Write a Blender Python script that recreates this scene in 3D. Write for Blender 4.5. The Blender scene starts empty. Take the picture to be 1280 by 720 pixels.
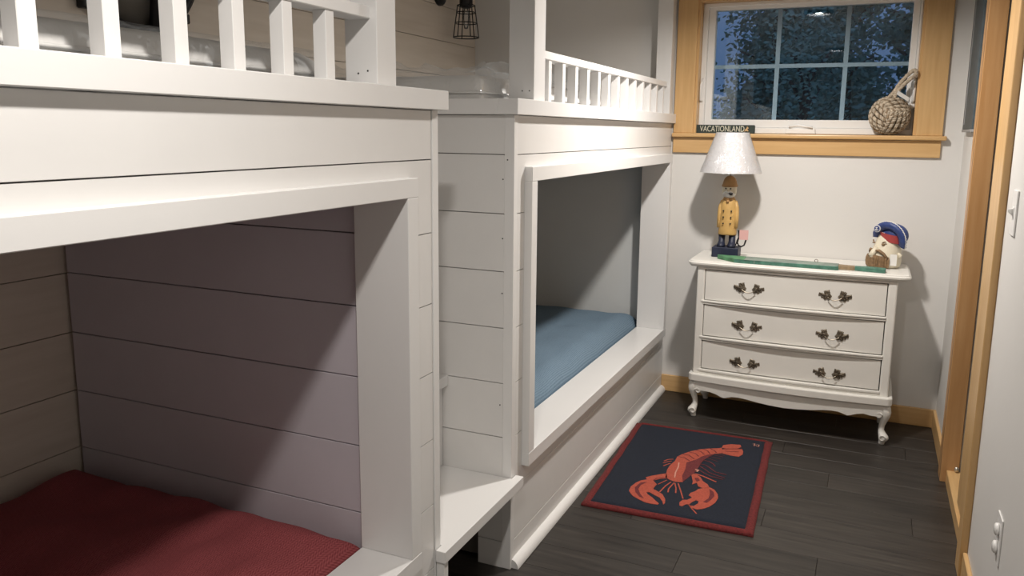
import bpy, bmesh, math, random
from mathutils import Vector, Matrix, noise
random.seed(7)
sc = bpy.context.scene
COL = sc.collection

# ------------------------------------------------------------------ camera
cam_d = bpy.data.cameras.new('camera'); cam = bpy.data.objects.new('camera', cam_d); COL.objects.link(cam)
YAW, PITCH, ROLL, FPX = 0.4083, -0.1677, 0.0121, 995.9
fw = Vector((-math.sin(YAW)*math.cos(PITCH), math.cos(YAW)*math.cos(PITCH), math.sin(PITCH)))
r0 = Vector((math.cos(YAW), math.sin(YAW), 0)); u0 = r0.cross(fw)
rr = r0*math.cos(ROLL)+u0*math.sin(ROLL); uu = -r0*math.sin(ROLL)+u0*math.cos(ROLL)
cam.matrix_world = Matrix(((rr.x, uu.x, -fw.x, 0), (rr.y, uu.y, -fw.y, 0), (rr.z, uu.z, -fw.z, 1.45), (0, 0, 0, 1)))
cam_d.sensor_width = 36; cam_d.lens = FPX/1280*36
cam_d.shift_x = -(655.2-640)/1280; cam_d.shift_y = (331.6-360)/1280
cam_d.clip_start = 0.02; cam_d.clip_end = 200
sc.camera = cam

# ------------------------------------------------------------------ sky, lights, exposure
w = bpy.data.worlds.new('dusk_sky'); sc.world = w; w.use_nodes = True
bg = w.node_tree.nodes['Background']; bg.inputs[0].default_value = (0.19, 0.32, 0.62, 1); bg.inputs[1].default_value = 0.40
vs = sc.view_settings
vs.view_transform = 'Standard'; vs.look = 'None'; vs.gamma = 1; vs.use_curve_mapping = False
vs.exposure = 0.13
LIGHTS = [(-0.40, 3.13, 33), (-0.40, 0.64, 18)]
for x, y, e in LIGHTS:
    ld = bpy.data.lights.new('downlight', 'AREA'); ld.shape = 'DISK'; ld.size = 0.11; ld.energy = e
    ld.color = (1.0, 0.945, 0.885)
    lo = bpy.data.objects.new('downlight', ld); lo.location = (x, y, 2.235); COL.objects.link(lo)

# ------------------------------------------------------------------ materials
def new_mat(name):
    m = bpy.data.materials.new(name); m.use_nodes = True
    return m, m.node_tree.nodes, m.node_tree.links, m.node_tree.nodes['Principled BSDF']
def plain(name, col, rough=.5, metal=0, var=0.0, scale=6, bump=0, bscale=60, coat=0):
    m, n, l, b = new_mat(name)
    b.inputs['Base Color'].default_value = (*col, 1); b.inputs['Roughness'].default_value = rough
    b.inputs['Metallic'].default_value = metal; b.inputs['Coat Weight'].default_value = coat
    tc = n.new('ShaderNodeTexCoord')
    if var:
        t = n.new('ShaderNodeTexNoise'); t.inputs['Scale'].default_value = scale; t.inputs['Detail'].default_value = 4
        l.new(tc.outputs['Object'], t.inputs['Vector'])
        r = n.new('ShaderNodeValToRGB'); r.color_ramp.elements[0].position = .3; r.color_ramp.elements[1].position = .7
        r.color_ramp.elements[0].color = (*[c*(1-var) for c in col], 1); r.color_ramp.elements[1].color = (*[min(1, c*(1+var)) for c in col], 1)
        l.new(t.outputs['Fac'], r.inputs['Fac']); l.new(r.outputs['Color'], b.inputs['Base Color'])
    if bump:
        t = n.new('ShaderNodeTexNoise'); t.inputs['Scale'].default_value = bscale; t.inputs['Detail'].default_value = 3
        l.new(tc.outputs['Object'], t.inputs['Vector'])
        bp = n.new('ShaderNodeBump'); bp.inputs['Strength'].default_value = bump; bp.inputs['Distance'].default_value = .002
        l.new(t.outputs['Fac'], bp.inputs['Height']); l.new(bp.outputs['Normal'], b.inputs['Normal'])
    return m
def wood(name, c1, c2, axis=2, rough=.4, stretch=14, scale=3.0, knots=None, rnd=0.0, streak=None):
    """grain runs along the axis given; knots = darker knot colour; rnd = brightness change per object"""
    m, n, l, b = new_mat(name)
    tc = n.new('ShaderNodeTexCoord'); mp = n.new('ShaderNodeMapping')
    s = [stretch]*3; s[axis] = 1.0; mp.inputs['Scale'].default_value = s
    oi = n.new('ShaderNodeObjectInfo'); ad = n.new('ShaderNodeVectorMath'); ad.operation = 'ADD'
    ml = n.new('ShaderNodeMath'); ml.operation = 'MULTIPLY'; ml.inputs[1].default_value = 37
    l.new(oi.outputs['Random'], ml.inputs[0]); l.new(tc.outputs['Object'], ad.inputs[0]); l.new(ml.outputs[0], ad.inputs[1])
    l.new(ad.outputs[0], mp.inputs['Vector'])
    t = n.new('ShaderNodeTexNoise'); t.inputs['Scale'].default_value = scale; t.inputs['Detail'].default_value = 6; t.inputs['Roughness'].default_value = .6
    l.new(mp.outputs['Vector'], t.inputs['Vector'])
    r = n.new('ShaderNodeValToRGB'); r.color_ramp.elements[0].position = .3; r.color_ramp.elements[1].position = .72
    r.color_ramp.elements[0].color = (*c1, 1); r.color_ramp.elements[1].color = (*c2, 1)
    if streak: e = r.color_ramp.elements.new(.8); e.color = (*streak, 1)
    l.new(t.outputs['Fac'], r.inputs['Fac']); out = r.outputs['Color']
    if knots:
        v = n.new('ShaderNodeTexVoronoi'); v.inputs['Scale'].default_value = 3.1; l.new(ad.outputs[0], v.inputs['Vector'])
        kr = n.new('ShaderNodeValToRGB'); kr.color_ramp.elements[0].position = .035; kr.color_ramp.elements[1].position = .065
        kr.color_ramp.elements[0].color = (1, 1, 1, 1); kr.color_ramp.elements[1].color = (0, 0, 0, 1)
        l.new(v.outputs['Distance'], kr.inputs['Fac'])
        mx = n.new('ShaderNodeMix'); mx.data_type = 'RGBA'; mx.inputs[7].default_value = (*knots, 1)
        l.new(kr.outputs['Color'], mx.inputs[0]); l.new(out, mx.inputs[6]); out = mx.outputs[2]
    if rnd:
        h = n.new('ShaderNodeHueSaturation'); mr = n.new('ShaderNodeMapRange')
        mr.inputs[3].default_value = 1-rnd; mr.inputs[4].default_value = 1+rnd
        l.new(oi.outputs['Random'], mr.inputs[0]); l.new(mr.outputs[0], h.inputs['Value']); l.new(out, h.inputs['Color']); out = h.outputs['Color']
    l.new(out, b.inputs['Base Color']); b.inputs['Roughness'].default_value = rough
    bp = n.new('ShaderNodeBump'); bp.inputs['Strength'].default_value = .15; bp.inputs['Distance'].default_value = .001
    l.new(t.outputs['Fac'], bp.inputs['Height']); l.new(bp.outputs['Normal'], b.inputs['Normal'])
    return m
def knit(name, c1, c2, sc_=150):
    """herringbone knit cloth"""
    m, n, l, b = new_mat(name)
    tc = n.new('ShaderNodeTexCoord'); sp = n.new('ShaderNodeSeparateXYZ'); l.new(tc.outputs['Object'], sp.inputs[0])
    def mth(op, a, bb=None):
        q = n.new('ShaderNodeMath'); q.operation = op
        for i, v in enumerate((a, bb)):
            if v is None: continue
            if isinstance(v, (int, float)): q.inputs[i].default_value = v
            else: l.new(v, q.inputs[i])
        return q.outputs[0]
    zig = mth('PINGPONG', mth('MULTIPLY', sp.outputs['X'], 1.0), .012)
    row = mth('SINE', mth('MULTIPLY', mth('ADD', sp.outputs['Y'], mth('ADD', zig, zig)), 6.283/.011))
    col = mth('SINE', mth('MULTIPLY', sp.outputs['X'], 6.283/.006))
    h = mth('ADD', mth('MULTIPLY', row, .5), mth('MULTIPLY', col, .35))
    f = mth('MULTIPLY', mth('ADD', h, 1.0), .5)
    t = n.new('ShaderNodeTexNoise'); t.inputs['Scale'].default_value = sc_; l.new(tc.outputs['Object'], t.inputs['Vector'])
    f2 = mth('ADD', mth('MULTIPLY', f, .7), mth('MULTIPLY', t.outputs['Fac'], .3))
    r = n.new('ShaderNodeValToRGB'); r.color_ramp.elements[0].position = .15; r.color_ramp.elements[1].position = .8
    r.color_ramp.elements[0].color = (*c1, 1); r.color_ramp.elements[1].color = (*c2, 1)
    l.new(f2, r.inputs['Fac']); l.new(r.outputs['Color'], b.inputs['Base Color'])
    b.inputs['Roughness'].default_value = .95; b.inputs['Specular IOR Level'].default_value = .15
    bp = n.new('ShaderNodeBump'); bp.inputs['Strength'].default_value = .6; bp.inputs['Distance'].default_value = .004
    l.new(f2, bp.inputs['Height']); l.new(bp.outputs['Normal'], b.inputs['Normal'])
    return m
M = {}
M['paint'] = plain('white_semi_gloss_paint', (.735, .725, .71), .33, var=.015, scale=9, bump=.12, bscale=35)
M['paint_trim'] = plain('white_gloss_trim_paint', (.77, .762, .75), .28, var=.01, scale=5, bump=.06, bscale=30)
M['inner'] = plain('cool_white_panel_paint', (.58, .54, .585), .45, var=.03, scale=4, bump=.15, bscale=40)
M['drywall'] = plain('warm_white_wall_paint', (.70, .685, .66), .6, var=.012, scale=3, bump=.12, bscale=120)
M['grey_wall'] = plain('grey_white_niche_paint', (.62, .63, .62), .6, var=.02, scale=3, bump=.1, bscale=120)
M['ceiling'] = plain('ceiling_paint', (.62, .61, .59), .8, bump=.1)
M['wash'] = wood('whitewashed_pine', (.60, .525, .44), (.70, .625, .54), 1, .5, 12, 2.0, knots=(.36, .30, .24))
M['dark'] = plain('gap_and_hole_black', (.02, .02, .02), .9)  # near-black for painted gap shade behind drawers, and for screw holes
M['joint'] = plain('dark_backing', (.10, .09, .08), .9)
for i, a in enumerate('xyz'):
    M['pine_'+a] = wood('varnished_pine_'+a, (.55, .33, .135), (.66, .43, .20), i, .35, 16, 2.5)
M['pine_red'] = wood('amber_pine', (.47, .245, .095), (.57, .33, .15), 2, .35, 16, 2.5)
M['plank'] = wood('charcoal_plank', (.012, .010, .009), (.048, .041, .035), 0, .42, 16, 3.4, rnd=.18, streak=(.17, .15, .13))
M['red_knit'] = knit('red_knit', (.17, .030, .036), (.36, .095, .10))
M['blue_knit'] = knit('blue_knit', (.09, .145, .20), (.225, .31, .395))
M['sheet'] = plain('mattress_ticking', (.78, .77, .75), .6, bump=.3, bscale=80)
M['dresser'] = plain('cream_furniture_paint', (.76, .745, .70), .36, var=.02, scale=8, bump=.1, bscale=30)
M['pewter'] = plain('antique_pewter', (.20, .17, .13), .38, metal=.9, var=.3, scale=60, bump=.5, bscale=200)
M['black'] = plain('black_metal', (.018, .017, .018), .42, metal=.4)
M['navy'] = plain('navy_paint', (.015, .02, .045), .5, var=.2, scale=30)
M['coat_y'] = plain('mustard_paint', (.56, .35, .12), .5, var=.12, scale=25)
M['hat_y'] = plain('tan_paint', (.42, .235, .09), .6, var=.12, scale=30)
M['skin_w'] = plain('ivory_paint', (.72, .66, .52), .5, var=.06, scale=25)
M['beard'] = plain('carved_brown_paint', (.23, .145, .075), .7, var=.3, scale=80)
M['hat_b'] = plain('blue_hat_paint', (.03, .055, .19), .45, var=.15, scale=30)
M['red_p'] = plain('red_paint', (.38, .055, .055), .55)
M['white_p'] = plain('white_detail_paint', (.78, .77, .74), .5)
M['brass'] = plain('pale_rod_metal', (.6, .57, .5), .35, metal=.8)
M['green_p'] = plain('worn_green_paint', (.09, .24, .12), .6, var=.35, scale=35)
M['grey_p'] = plain('worn_grey_green_wood', (.22, .27, .235), .7, var=.25, scale=30)
M['teal_p'] = plain('worn_teal_paint', (.07, .19, .14), .6, var=.3, scale=40)
M['brown_p'] = plain('worn_bare_wood', (.26, .19, .11), .7, var=.3, scale=50)
M['plastic'] = plain('white_plastic', (.82, .81, .79), .3)
M['pink_tag'] = plain('pink_paper', (.72, .42, .40), .8)
M['sign_g'] = plain('black_green_sign_paint', (.022, .035, .03), .6, var=.2, scale=60)
M['cream_l'] = plain('cream_lettering', (.62, .61, .50), .6)
M['tan_l'] = plain('tan_emblem', (.55, .36, .17), .6)
M['vinyl'] = plain('white_vinyl_frame', (.78, .77, .75), .35)
M['grille'] = plain('grey_window_grille', (.42, .47, .53), .5)
M['slate'] = plain('slate_blue_frame', (.055, .075, .085), .5, var=.25, scale=30)
M['slate_l'] = plain('grey_frame_edge', (.30, .30, .30), .5)
M['rug_n'] = plain('navy_hooked_wool', (.008, .012, .023), 1, var=.25, scale=120, bump=1, bscale=500)
M['rug_b'] = plain('brick_red_hooked_wool', (.13, .016, .016), 1, var=.3, scale=120, bump=1, bscale=400)
M['rug_o'] = plain('coral_hooked_wool', (.38, .075, .045), 1, var=.18, scale=150, bump=1, bscale=500)
M['rug_d'] = plain('dark_red_hooked_wool', (.13, .022, .024), 1, var=.2, scale=150, bump=1, bscale=500)
M['rug_p'] = plain('pink_hooked_wool', (.55, .26, .20), 1, var=.15, scale=150, bump=1, bscale=500)
M['bark'] = plain('tree_bark', (.10, .085, .07), .9, var=.3, scale=12)
M['leaf_a'] = plain('dark_leaves', (.24, .36, .28), .8, var=.3, scale=2)
M['leaf_b'] = plain('mid_leaves', (.30, .45, .35), .8, var=.3, scale=2)
M['grass'] = plain('lawn', (.07, .11, .04), .9, var=.3, scale=3)
# rope: tan strands, groove shade painted as a browner strand and dark core
M['rope'] = plain('jute_rope', (.50, .42, .32), .85, var=.3, scale=90, bump=.8, bscale=500)
M['rope_m'] = plain('groove_shade_strand', (.27, .20, .13), .9, var=.3, scale=90, bump=.8, bscale=500)
M['rope_d'] = plain('groove_shade_core', (.10, .075, .05), .9, var=.25, scale=90, bump=.8, bscale=500)
def glass(name, tint=(1, 1, 1), refl=.12, rough=.02):
    m, n, l, b = new_mat(name); n.remove(b)
    t = n.new('ShaderNodeBsdfTransparent'); t.inputs[0].default_value = (*tint, 1)
    g = n.new('ShaderNodeBsdfGlossy'); g.inputs['Roughness'].default_value = rough; g.inputs['Color'].default_value = (.9, .95, 1, 1)
    fr = n.new('ShaderNodeFresnel'); fr.inputs['IOR'].default_value = 1.5
    a = n.new('ShaderNodeMath'); a.operation = 'ADD'; a.inputs[1].default_value = refl; l.new(fr.outputs[0], a.inputs[0])
    mx = n.new('ShaderNodeMixShader'); l.new(a.outputs[0], mx.inputs[0]); l.new(t.outputs[0], mx.inputs[1]); l.new(g.outputs[0], mx.inputs[2])
    l.new(mx.outputs[0], n['Material Output'].inputs['Surface'])
    return m, n, l, g
M['glass'] = glass('window_glass', (.90, .95, .96), .02)[0]
M['bulb_glass'] = glass('bulb_glass', (.95, .95, .95), .08)[0]
def film(name, refl, bumps, scale):
    m, n, l, g = glass(name, (.985, .985, .985), refl, .14)
    mx = n['Mix Shader']; sc2 = n.new('ShaderNodeMath'); sc2.operation = 'MINIMUM'; sc2.inputs[1].default_value = refl*3
    l.new(n['Math'].outputs[0], sc2.inputs[0]); l.new(sc2.outputs[0], mx.inputs[0])
    tc = n.new('ShaderNodeTexCoord'); t = n.new('ShaderNodeTexNoise'); t.inputs['Scale'].default_value = scale; t.inputs['Distortion'].default_value = 1.5
    l.new(tc.outputs['Object'], t.inputs['Vector'])
    bp = n.new('ShaderNodeBump'); bp.inputs['Strength'].default_value = bumps; bp.inputs['Distance'].default_value = .02
    l.new(t.outputs['Fac'], bp.inputs['Height']); l.new(bp.outputs['Normal'], g.inputs['Normal'])
    return m
M['film'] = film('clear_plastic_wrap', .05, .9, 9)
M['film2'] = film('clear_shade_wrap', .075, 1.0, 26)
m, n, l, b = new_mat('white_lamp_shade_fabric'); b.inputs['Base Color'].default_value = (.70, .69, .70, 1); b.inputs['Roughness'].default_value = .7
b.inputs['Transmission Weight'].default_value = .0; M['shade'] = m
m, n, l, b = new_mat('beige_reflection_glass'); b.inputs['Base Color'].default_value = (.62, .57, .50, 1); b.inputs['Metallic'].default_value = .5; b.inputs['Roughness'].default_value = .25; M['mirror'] = m  # beige base colour paints in the reflected wall
m, n, l, b = new_mat('lit_lens'); b.inputs['Emission Color'].default_value = (1, .93, .82, 1); b.inputs['Emission Strength'].default_value = 6; M['lens'] = m

# ------------------------------------------------------------------ builders
ORG = {}
def root(name, label, cat, loc, group=None, kind=None):
    o = bpy.data.objects.new(name, None); o.empty_display_size = .1; o.location = loc; COL.objects.link(o)
    ORG[o.name] = Vector(loc)
    if label: o['label'] = label
    if cat: o['category'] = cat
    if group: o['group'] = group
    if kind: o['kind'] = kind
    return o
def add(name, verts, faces, mat, parent=None, smooth=False, label=None, kind=None, mats=None, fm=None):
    """verts in world coordinates"""
    off = ORG.get(parent.name, Vector()) if parent else Vector()
    me = bpy.data.meshes.new(name); me.from_pydata([tuple(Vector(v)-off) for v in verts], [], faces)
    for q in (mats or [mat]): me.materials.append(M[q] if isinstance(q, str) else q)
    if fm:
        for p, i in zip(me.polygons, fm): p.material_index = i
    if smooth:
        for p in me.polygons: p.use_smooth = True
    o = bpy.data.objects.new(name, me); COL.objects.link(o)
    if parent: o.parent = parent
    ORG[o.name] = off
    if label: o['label'] = label
    if kind: o['kind'] = kind
    return o
def frombm(name, bm, mat, parent=None, smooth=False, **k):
    bm.verts.ensure_lookup_table(); bm.verts.index_update()
    vs_ = [v.co.copy() for v in bm.verts]; fs = [[v.index for v in f.verts] for f in bm.faces]; bm.free()
    return add(name, vs_, fs, mat, parent, smooth, **k)
def boxv(x0, x1, y0, y1, z0, z1):
    v = [(x, y, z) for x in (x0, x1) for y in (y0, y1) for z in (z0, z1)]
    f = [(0, 1, 3, 2), (4, 6, 7, 5), (0, 4, 5, 1), (2, 3, 7, 6), (0, 2, 6, 4), (1, 5, 7, 3)]
    return v, f
def box(name, x0, x1, y0, y1, z0, z1, mat, parent=None, bev=0, seg=1, **k):
    v, f = boxv(min(x0, x1), max(x0, x1), min(y0, y1), max(y0, y1), min(z0, z1), max(z0, z1))
    if not bev: return add(name, v, f, mat, parent, **k)
    bm = bmesh.new(); vv = [bm.verts.new(q) for q in v]
    for q in f: bm.faces.new([vv[i] for i in q])
    bmesh.ops.bevel(bm, geom=bm.edges[:], offset=bev, segments=seg, profile=.5, affect='EDGES')
    return frombm(name, bm, mat, parent, **k)
def multi(name, boxes, mat, parent=None, **k):
    V, F = [], []
    for b_ in boxes:
        v, f = boxv(*b_); n0 = len(V); V += v; F += [tuple(i+n0 for i in q) for q in f]
    return add(name, V, F, mat, parent, **k)
def lathe(name, prof, c, mat, parent=None, n=32, smooth=True, axis='z', **k):
    V, F = [], []
    for r_, h in prof:
        for i in range(n):
            a = 2*math.pi*i/n; p = (r_*math.cos(a), r_*math.sin(a), h)
            if axis == 'x': p = (p[2], p[0], p[1])
            if axis == 'y': p = (p[0], p[2], p[1])
            V.append((c[0]+p[0], c[1]+p[1], c[2]+p[2]))
    for j in range(len(prof)-1):
        for i in range(n):
            a, b_ = j*n+i, j*n+(i+1) % n; F.append((a, b_, b_+n, a+n))
    if prof[0][0] > 1e-6: F.append(tuple(range(n))[::-1])
    if prof[-1][0] > 1e-6: F.append(tuple((len(prof)-1)*n+i for i in range(n)))
    bm = bmesh.new(); vv = [bm.verts.new(q) for q in V]
    for q in F:
        try: bm.faces.new([vv[i] for i in q])
        except ValueError: pass
    bmesh.ops.remove_doubles(bm, verts=bm.verts, dist=1e-5); bmesh.ops.recalc_face_normals(bm, faces=bm.faces)
    return frombm(name, bm, mat, parent, smooth, **k)
def tubevf(pts, rad, ns=8, closed=False):
    pts = [Vector(p) for p in pts]; V, F = [], []; N = len(pts)
    rads = rad if isinstance(rad, (list, tuple)) else [rad]*N
    up = None
    for i, p in enumerate(pts):
        if closed: t = pts[(i+1) % N]-pts[i-1]
        else: t = pts[min(i+1, N-1)]-pts[max(i-1, 0)]
        t.normalize()
        if up is None: up = t.orthogonal().normalized()
        up = (up-t*up.dot(t))
        if up.length < 1e-6: up = t.orthogonal()
        up.normalize(); s = t.cross(up)
        for k_ in range(ns):
            a = 2*math.pi*k_/ns; V.append(p+rads[i]*(math.cos(a)*up+math.sin(a)*s))
    for i in range(N if closed else N-1):
        j = (i+1) % N
        for k_ in range(ns): F.append((i*ns+k_, i*ns+(k_+1) % ns, j*ns+(k_+1) % ns, j*ns+k_))
    if not closed: F.append(tuple(range(ns))[::-1]); F.append(tuple((N-1)*ns+k_ for k_ in range(ns)))
    return V, F
def tube(name, pts, rad, mat, parent=None, ns=8, closed=False, **k):
    V, F = tubevf(pts, rad, ns, closed); return add(name, V, F, mat, parent, True, **k)
def tubes(name, lst, rad, mat, parent=None, ns=6, **k):
    V, F = [], []
    for pts, cl in lst:
        v, f = tubevf(pts, rad, ns, cl); n0 = len(V); V += v; F += [tuple(i+n0 for i in q) for q in f]
    return add(name, V, F, mat, parent, True, **k)
def prism(name, pts, axis, a0, a1, mat, parent=None, bev=0, **k):
    """2D outline extruded along an axis; pts are the two other coordinates in xyz order"""
    def P(p, a): return {'x': (a, p[0], p[1]), 'y': (p[0], a, p[1]), 'z': (p[0], p[1], a)}[axis]
    bm = bmesh.new(); A = [bm.verts.new(P(p, a0)) for p in pts]; B = [bm.verts.new(P(p, a1)) for p in pts]; n_ = len(pts)
    bm.faces.new(A); bm.faces.new(B[::-1])
    for i in range(n_): bm.faces.new((A[i], A[(i+1) % n_], B[(i+1) % n_], B[i]))
    bmesh.ops.recalc_face_normals(bm, faces=bm.faces)
    if bev: bmesh.ops.bevel(bm, geom=bm.edges[:], offset=bev, segments=2, profile=.5, affect='EDGES')
    return frombm(name, bm, mat, parent, **k)
def smoothbox(name, x0, x1, y0, y1, z0, z1, mat, parent, r_=.05, nx=40, ny=60, amp=.008, fs=5, seed=0, **k):
    """soft slab: rounded upper rim, gently lumpy top"""
    V, F = [], []
    def ht(u, v):
        d = min(u-x0, x1-u, v-y0, y1-v); e = max(0, min(1, d/r_)); e = math.sqrt(max(0, 1-(1-e)**2))
        return z0+(z1-z0)*(.2+.8*e)+amp*e*noise.noise(Vector((u*fs, v*fs, seed)))
    for j in range(ny+1):
        for i in range(nx+1):
            a, b_ = i/nx, j/ny
            a = .5-.5*math.cos(math.pi*a); b_ = .5-.5*math.cos(math.pi*b_)
            u, v = x0+(x1-x0)*a, y0+(y1-y0)*b_
            V.append((u, v, ht(u, v)))
    W_ = nx+1
    for j in range(ny):
        for i in range(nx): F.append((j*W_+i, j*W_+i+1, (j+1)*W_+i+1, (j+1)*W_+i))
    rim = [i for i in range(W_)]+[j*W_+nx for j in range(1, ny+1)]+[ny*W_+i for i in range(nx-1, -1, -1)]+[j*W_ for j in range(ny-1, 0, -1)]
    b0 = len(V)
    for i in rim: V.append((V[i][0], V[i][1], z0))
    for q in range(len(rim)):
        q2 = (q+1) % len(rim); F.append((rim[q], b0+q, b0+q2, rim[q2]))
    F.append(tuple(b0+q for q in range(len(rim)))[::-1])
    return add(name, V, F, mat, parent, True, **k)
# ------------------------------------------------------------------ the setting
XB, XL, XR, Y1, Y2, Y3, YN, YB = -1.010, -2.205, .386, 1.773, 2.243, 4.331, -.32, -1.5
CEIL = 2.24; S = .1832; Z0 = 1.3757
ZK = [Z0-S*k for k in range(-4, 9)]           # heights of the shiplap joints

floor = box('floor', XL-.1, 1.0, YB-.1, 4.5, -.06, -.012, 'joint', kind='structure')
PW, PL, G = .152, 1.22, .0006
pv, pf = boxv(0, PL-2*G, 0, PW-2*G, -.012, 0)
bm = bmesh.new(); vv = [bm.verts.new(q) for q in pv]
for q in pf: bm.faces.new([vv[i] for i in q])
bmesh.ops.bevel(bm, geom=[e for e in bm.edges if e.verts[0].co.z > -.001 and e.verts[1].co.z > -.001], offset=.0005, segments=1, affect='EDGES')
plank_me = bpy.data.meshes.new('floor_plank'); bm.to_mesh(plank_me); bm.free(); plank_me.materials.append(M['plank'])
j = 0; y = YB
while y < 4.33:
    x = -2.2+[0, -.75, -.31, -.98, -.52][j % 5]
    while x < .95:
        if x+PL > -2.15:
            p = bpy.data.objects.new('floor_plank', plank_me); p.location = (x+G, y+G, 0); COL.objects.link(p); p.parent = floor
        x += PL
    y += PW; j += 1
box('ceiling', XL-.1, 1.0, YB-.1, 4.5, CEIL, CEIL+.08, 'ceiling', kind='structure')
for i, (x, y, e) in enumerate(LIGHTS):
    t = root('ceiling_light', ['recessed round ceiling light between rug and dresser', 'recessed round ceiling light near the camera and the near bunk'][i], 'light', (x, y, CEIL), 'recessed ceiling lights')
    lathe('baffle_ring', [(.072, CEIL-.001), (.074, CEIL-.021), (.082, CEIL-.022), (.094, CEIL-.006), (.095, CEIL-.0005), (.072, CEIL-.001)], (x, y, 0), 'black', t)  # unseen black baffle, added to keep lens glare off the window glass
    lathe('lens', [(0, CEIL-.0022), (.068, CEIL-.0022), (.068, CEIL-.0015)], (x, y, 0), 'lens', t)

# end wall with the window opening
OX0, OX1, OZ0, OZ1 = -.897, .180, 1.425, 2.135
we = multi('wall_end', [(XL-.1, OX0, Y3, 4.50, 0, CEIL), (OX1, XR+.2, Y3, 4.50, 0, CEIL), (OX0, OX1, Y3, 4.50, 0, OZ0), (OX0, OX1, Y3, 4.50, OZ1, CEIL)], 'drywall', kind='structure')
box('wall_rear', XL-.1, 1.0, YB-.1, YB, 0, CEIL, 'drywall', kind='structure')
# left wall: whitewashed pine boards on a backing
wl = box('wall_left', XL-.1, XL-.014, YB, Y3, 0, CEIL, 'joint', kind='structure')
for a, b_ in ((YB, .42), (.42, 2.60), (2.60, Y3)):
    for k in range(-5, 9):
        z1 = Z0-S*(k-1)-.0014; z0 = Z0-S*k+.0014
        z0 = max(z0, .002); z1 = min(z1, CEIL-.002)
        if z1-z0 < .02: continue
        box('shiplap_board', XL-.014, XL, a+.0008, b_-.0008, z0, z1, 'wash', wl)
# right wall with pocket door opening
wr = multi('wall_right', [(XR, XR+.14, YB, 2.92, 0, CEIL), (XR, XR+.14, 3.66, Y3, 0, CEIL), (XR, XR+.14, 2.92, 3.66, 2.05, CEIL)], 'drywall', kind='structure')
multi('wall_closet', [(1.0, 1.05, 2.3, 4.3, 0, CEIL), (XR+.14, 1.0, 2.3, 2.35, 0, CEIL), (XR+.14, 1.0, 4.25, 4.3, 0, CEIL), (.95, 1.0, YB, 2.3, 0, CEIL)], 'drywall', kind='structure')
d = root('door_1', None, None, (XR, 3.28, 0), kind='structure')
box('door_casing', .364, .386, 2.822, 2.912, 0, 2.14, 'pine_z', d, .002)
box('door_casing', .364, .386, 3.645, 3.73, 0, 2.14, 'pine_red', d, .002)
box('door_head_casing', .364, .386, 2.912, 3.645, 2.05, 2.14, 'pine_y', d, .002)
box('door_jamb', .364, .432, 3.636, 3.659, 0, 2.05, 'pine_red', d, .0015)
box('door_jamb', .3865, .40, 2.921, 2.935, 0, 2.05, 'pine_z', d)
box('door_panel', .394, .428, 2.60, 3.275, .07, 2.05, 'pine_z', d, .002)
box('threshold', .386, .50, 2.93, 3.634, -.002, .055, 'pine_y', d, .002)
lathe('floor_guide', [(0, .034), (.006, .033), (.009, .026), (.009, .018), (.005, .012), (0, .012)], (.421, 3.622, .045), 'brass', d, 12)
# baseboards
box('baseboard_end', XB-.0, XR, Y3-.014, Y3, 0, .094, 'pine_x', None, .003, kind='structure')
box('baseboard_right', XR-.014, XR, 3.735, Y3-.015, 0, .094, 'pine_y', None, .003, kind='structure')
box('baseboard_right', XR-.014, XR, YB+.01, 2.82, 0, .094, 'pine_y', None, .003, kind='structure')
# quarter round along the far bunk
prism('trim_1', [(XB, 0)]+[(XB+.026*math.cos(a), .030*math.sin(a)) for a in [i*math.pi/16 for i in range(9)]], 'y', Y2+.012, Y3-.014, 'paint_trim', None, kind='structure')

# window: pine casing, stool and apron, deep reveal, vinyl frame, sash, grilles, glass
wi = root('window_1', None, None, (-.36, Y3, 1.447), kind='structure')
box('window_casing', -.999, OX0+.002, Y3-.019, Y3, 1.447, 2.135, 'pine_z', wi, .002)
box('window_casing', OX1-.002, .293, Y3-.019, Y3, 1.447, 2.135, 'pine_z', wi, .002)
box('head_casing', -.999, .293, Y3-.021, Y3, 2.136, 2.225, 'pine_x', wi, .002)
box('window_stool', -1.003, .312, Y3-.042, 4.412, 1.425, 1.447, 'pine_x', wi, .006, 3)
box('window_apron', -.999, .291, Y3-.017, Y3, 1.343, 1.424, 'pine_x', wi, .002)
box('window_reveal', OX0, OX0+.015, Y3-.005, 4.42, 1.448, 2.135, 'pine_z', wi)
box('window_reveal', OX1-.015, OX1, Y3-.005, 4.42, 1.448, 2.135, 'pine_z', wi)
box('window_reveal', OX0+.015, OX1-.015, Y3-.005, 4.42, 2.120, 2.135, 'pine_x', wi)
def frame(name, x0, x1, z0, z1, wd, y0, y1, mat, par, bev=.003):
    bm = bmesh.new()
    o_ = [(x0, z0), (x1, z0), (x1, z1), (x0, z1)]; i_ = [(x0+wd[0], z0+wd[1]), (x1-wd[2], z0+wd[1]), (x1-wd[2], z1-wd[3]), (x0+wd[0], z1-wd[3])]
    R_ = [[bm.verts.new((p[0], yy, p[1])) for p in q] for yy in (y0, y1) for q in (o_, i_)]
    for k_ in range(4):
        k2 = (k_+1) % 4; a, b2, c, e = R_
        bm.faces.new((a[k_], a[k2], b2[k2], b2[k_])); bm.faces.new((c[k_], e[k_], e[k2], c[k2]))
        bm.faces.new((a[k_], c[k_], c[k2], a[k2])); bm.faces.new((b2[k_], b2[k2], e[k2], e[k_]))
    bmesh.ops.recalc_face_normals(bm, faces=bm.faces)
    if bev: bmesh.ops.bevel(bm, geom=bm.edges[:], offset=bev, segments=1, affect='EDGES')
    return frombm(name, bm, mat, par)
wf = frame('window_frame', -.882, .165, 1.448, 2.120, (.028, .030, .012, .020), 4.385, 4.47, 'vinyl', wi)
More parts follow.
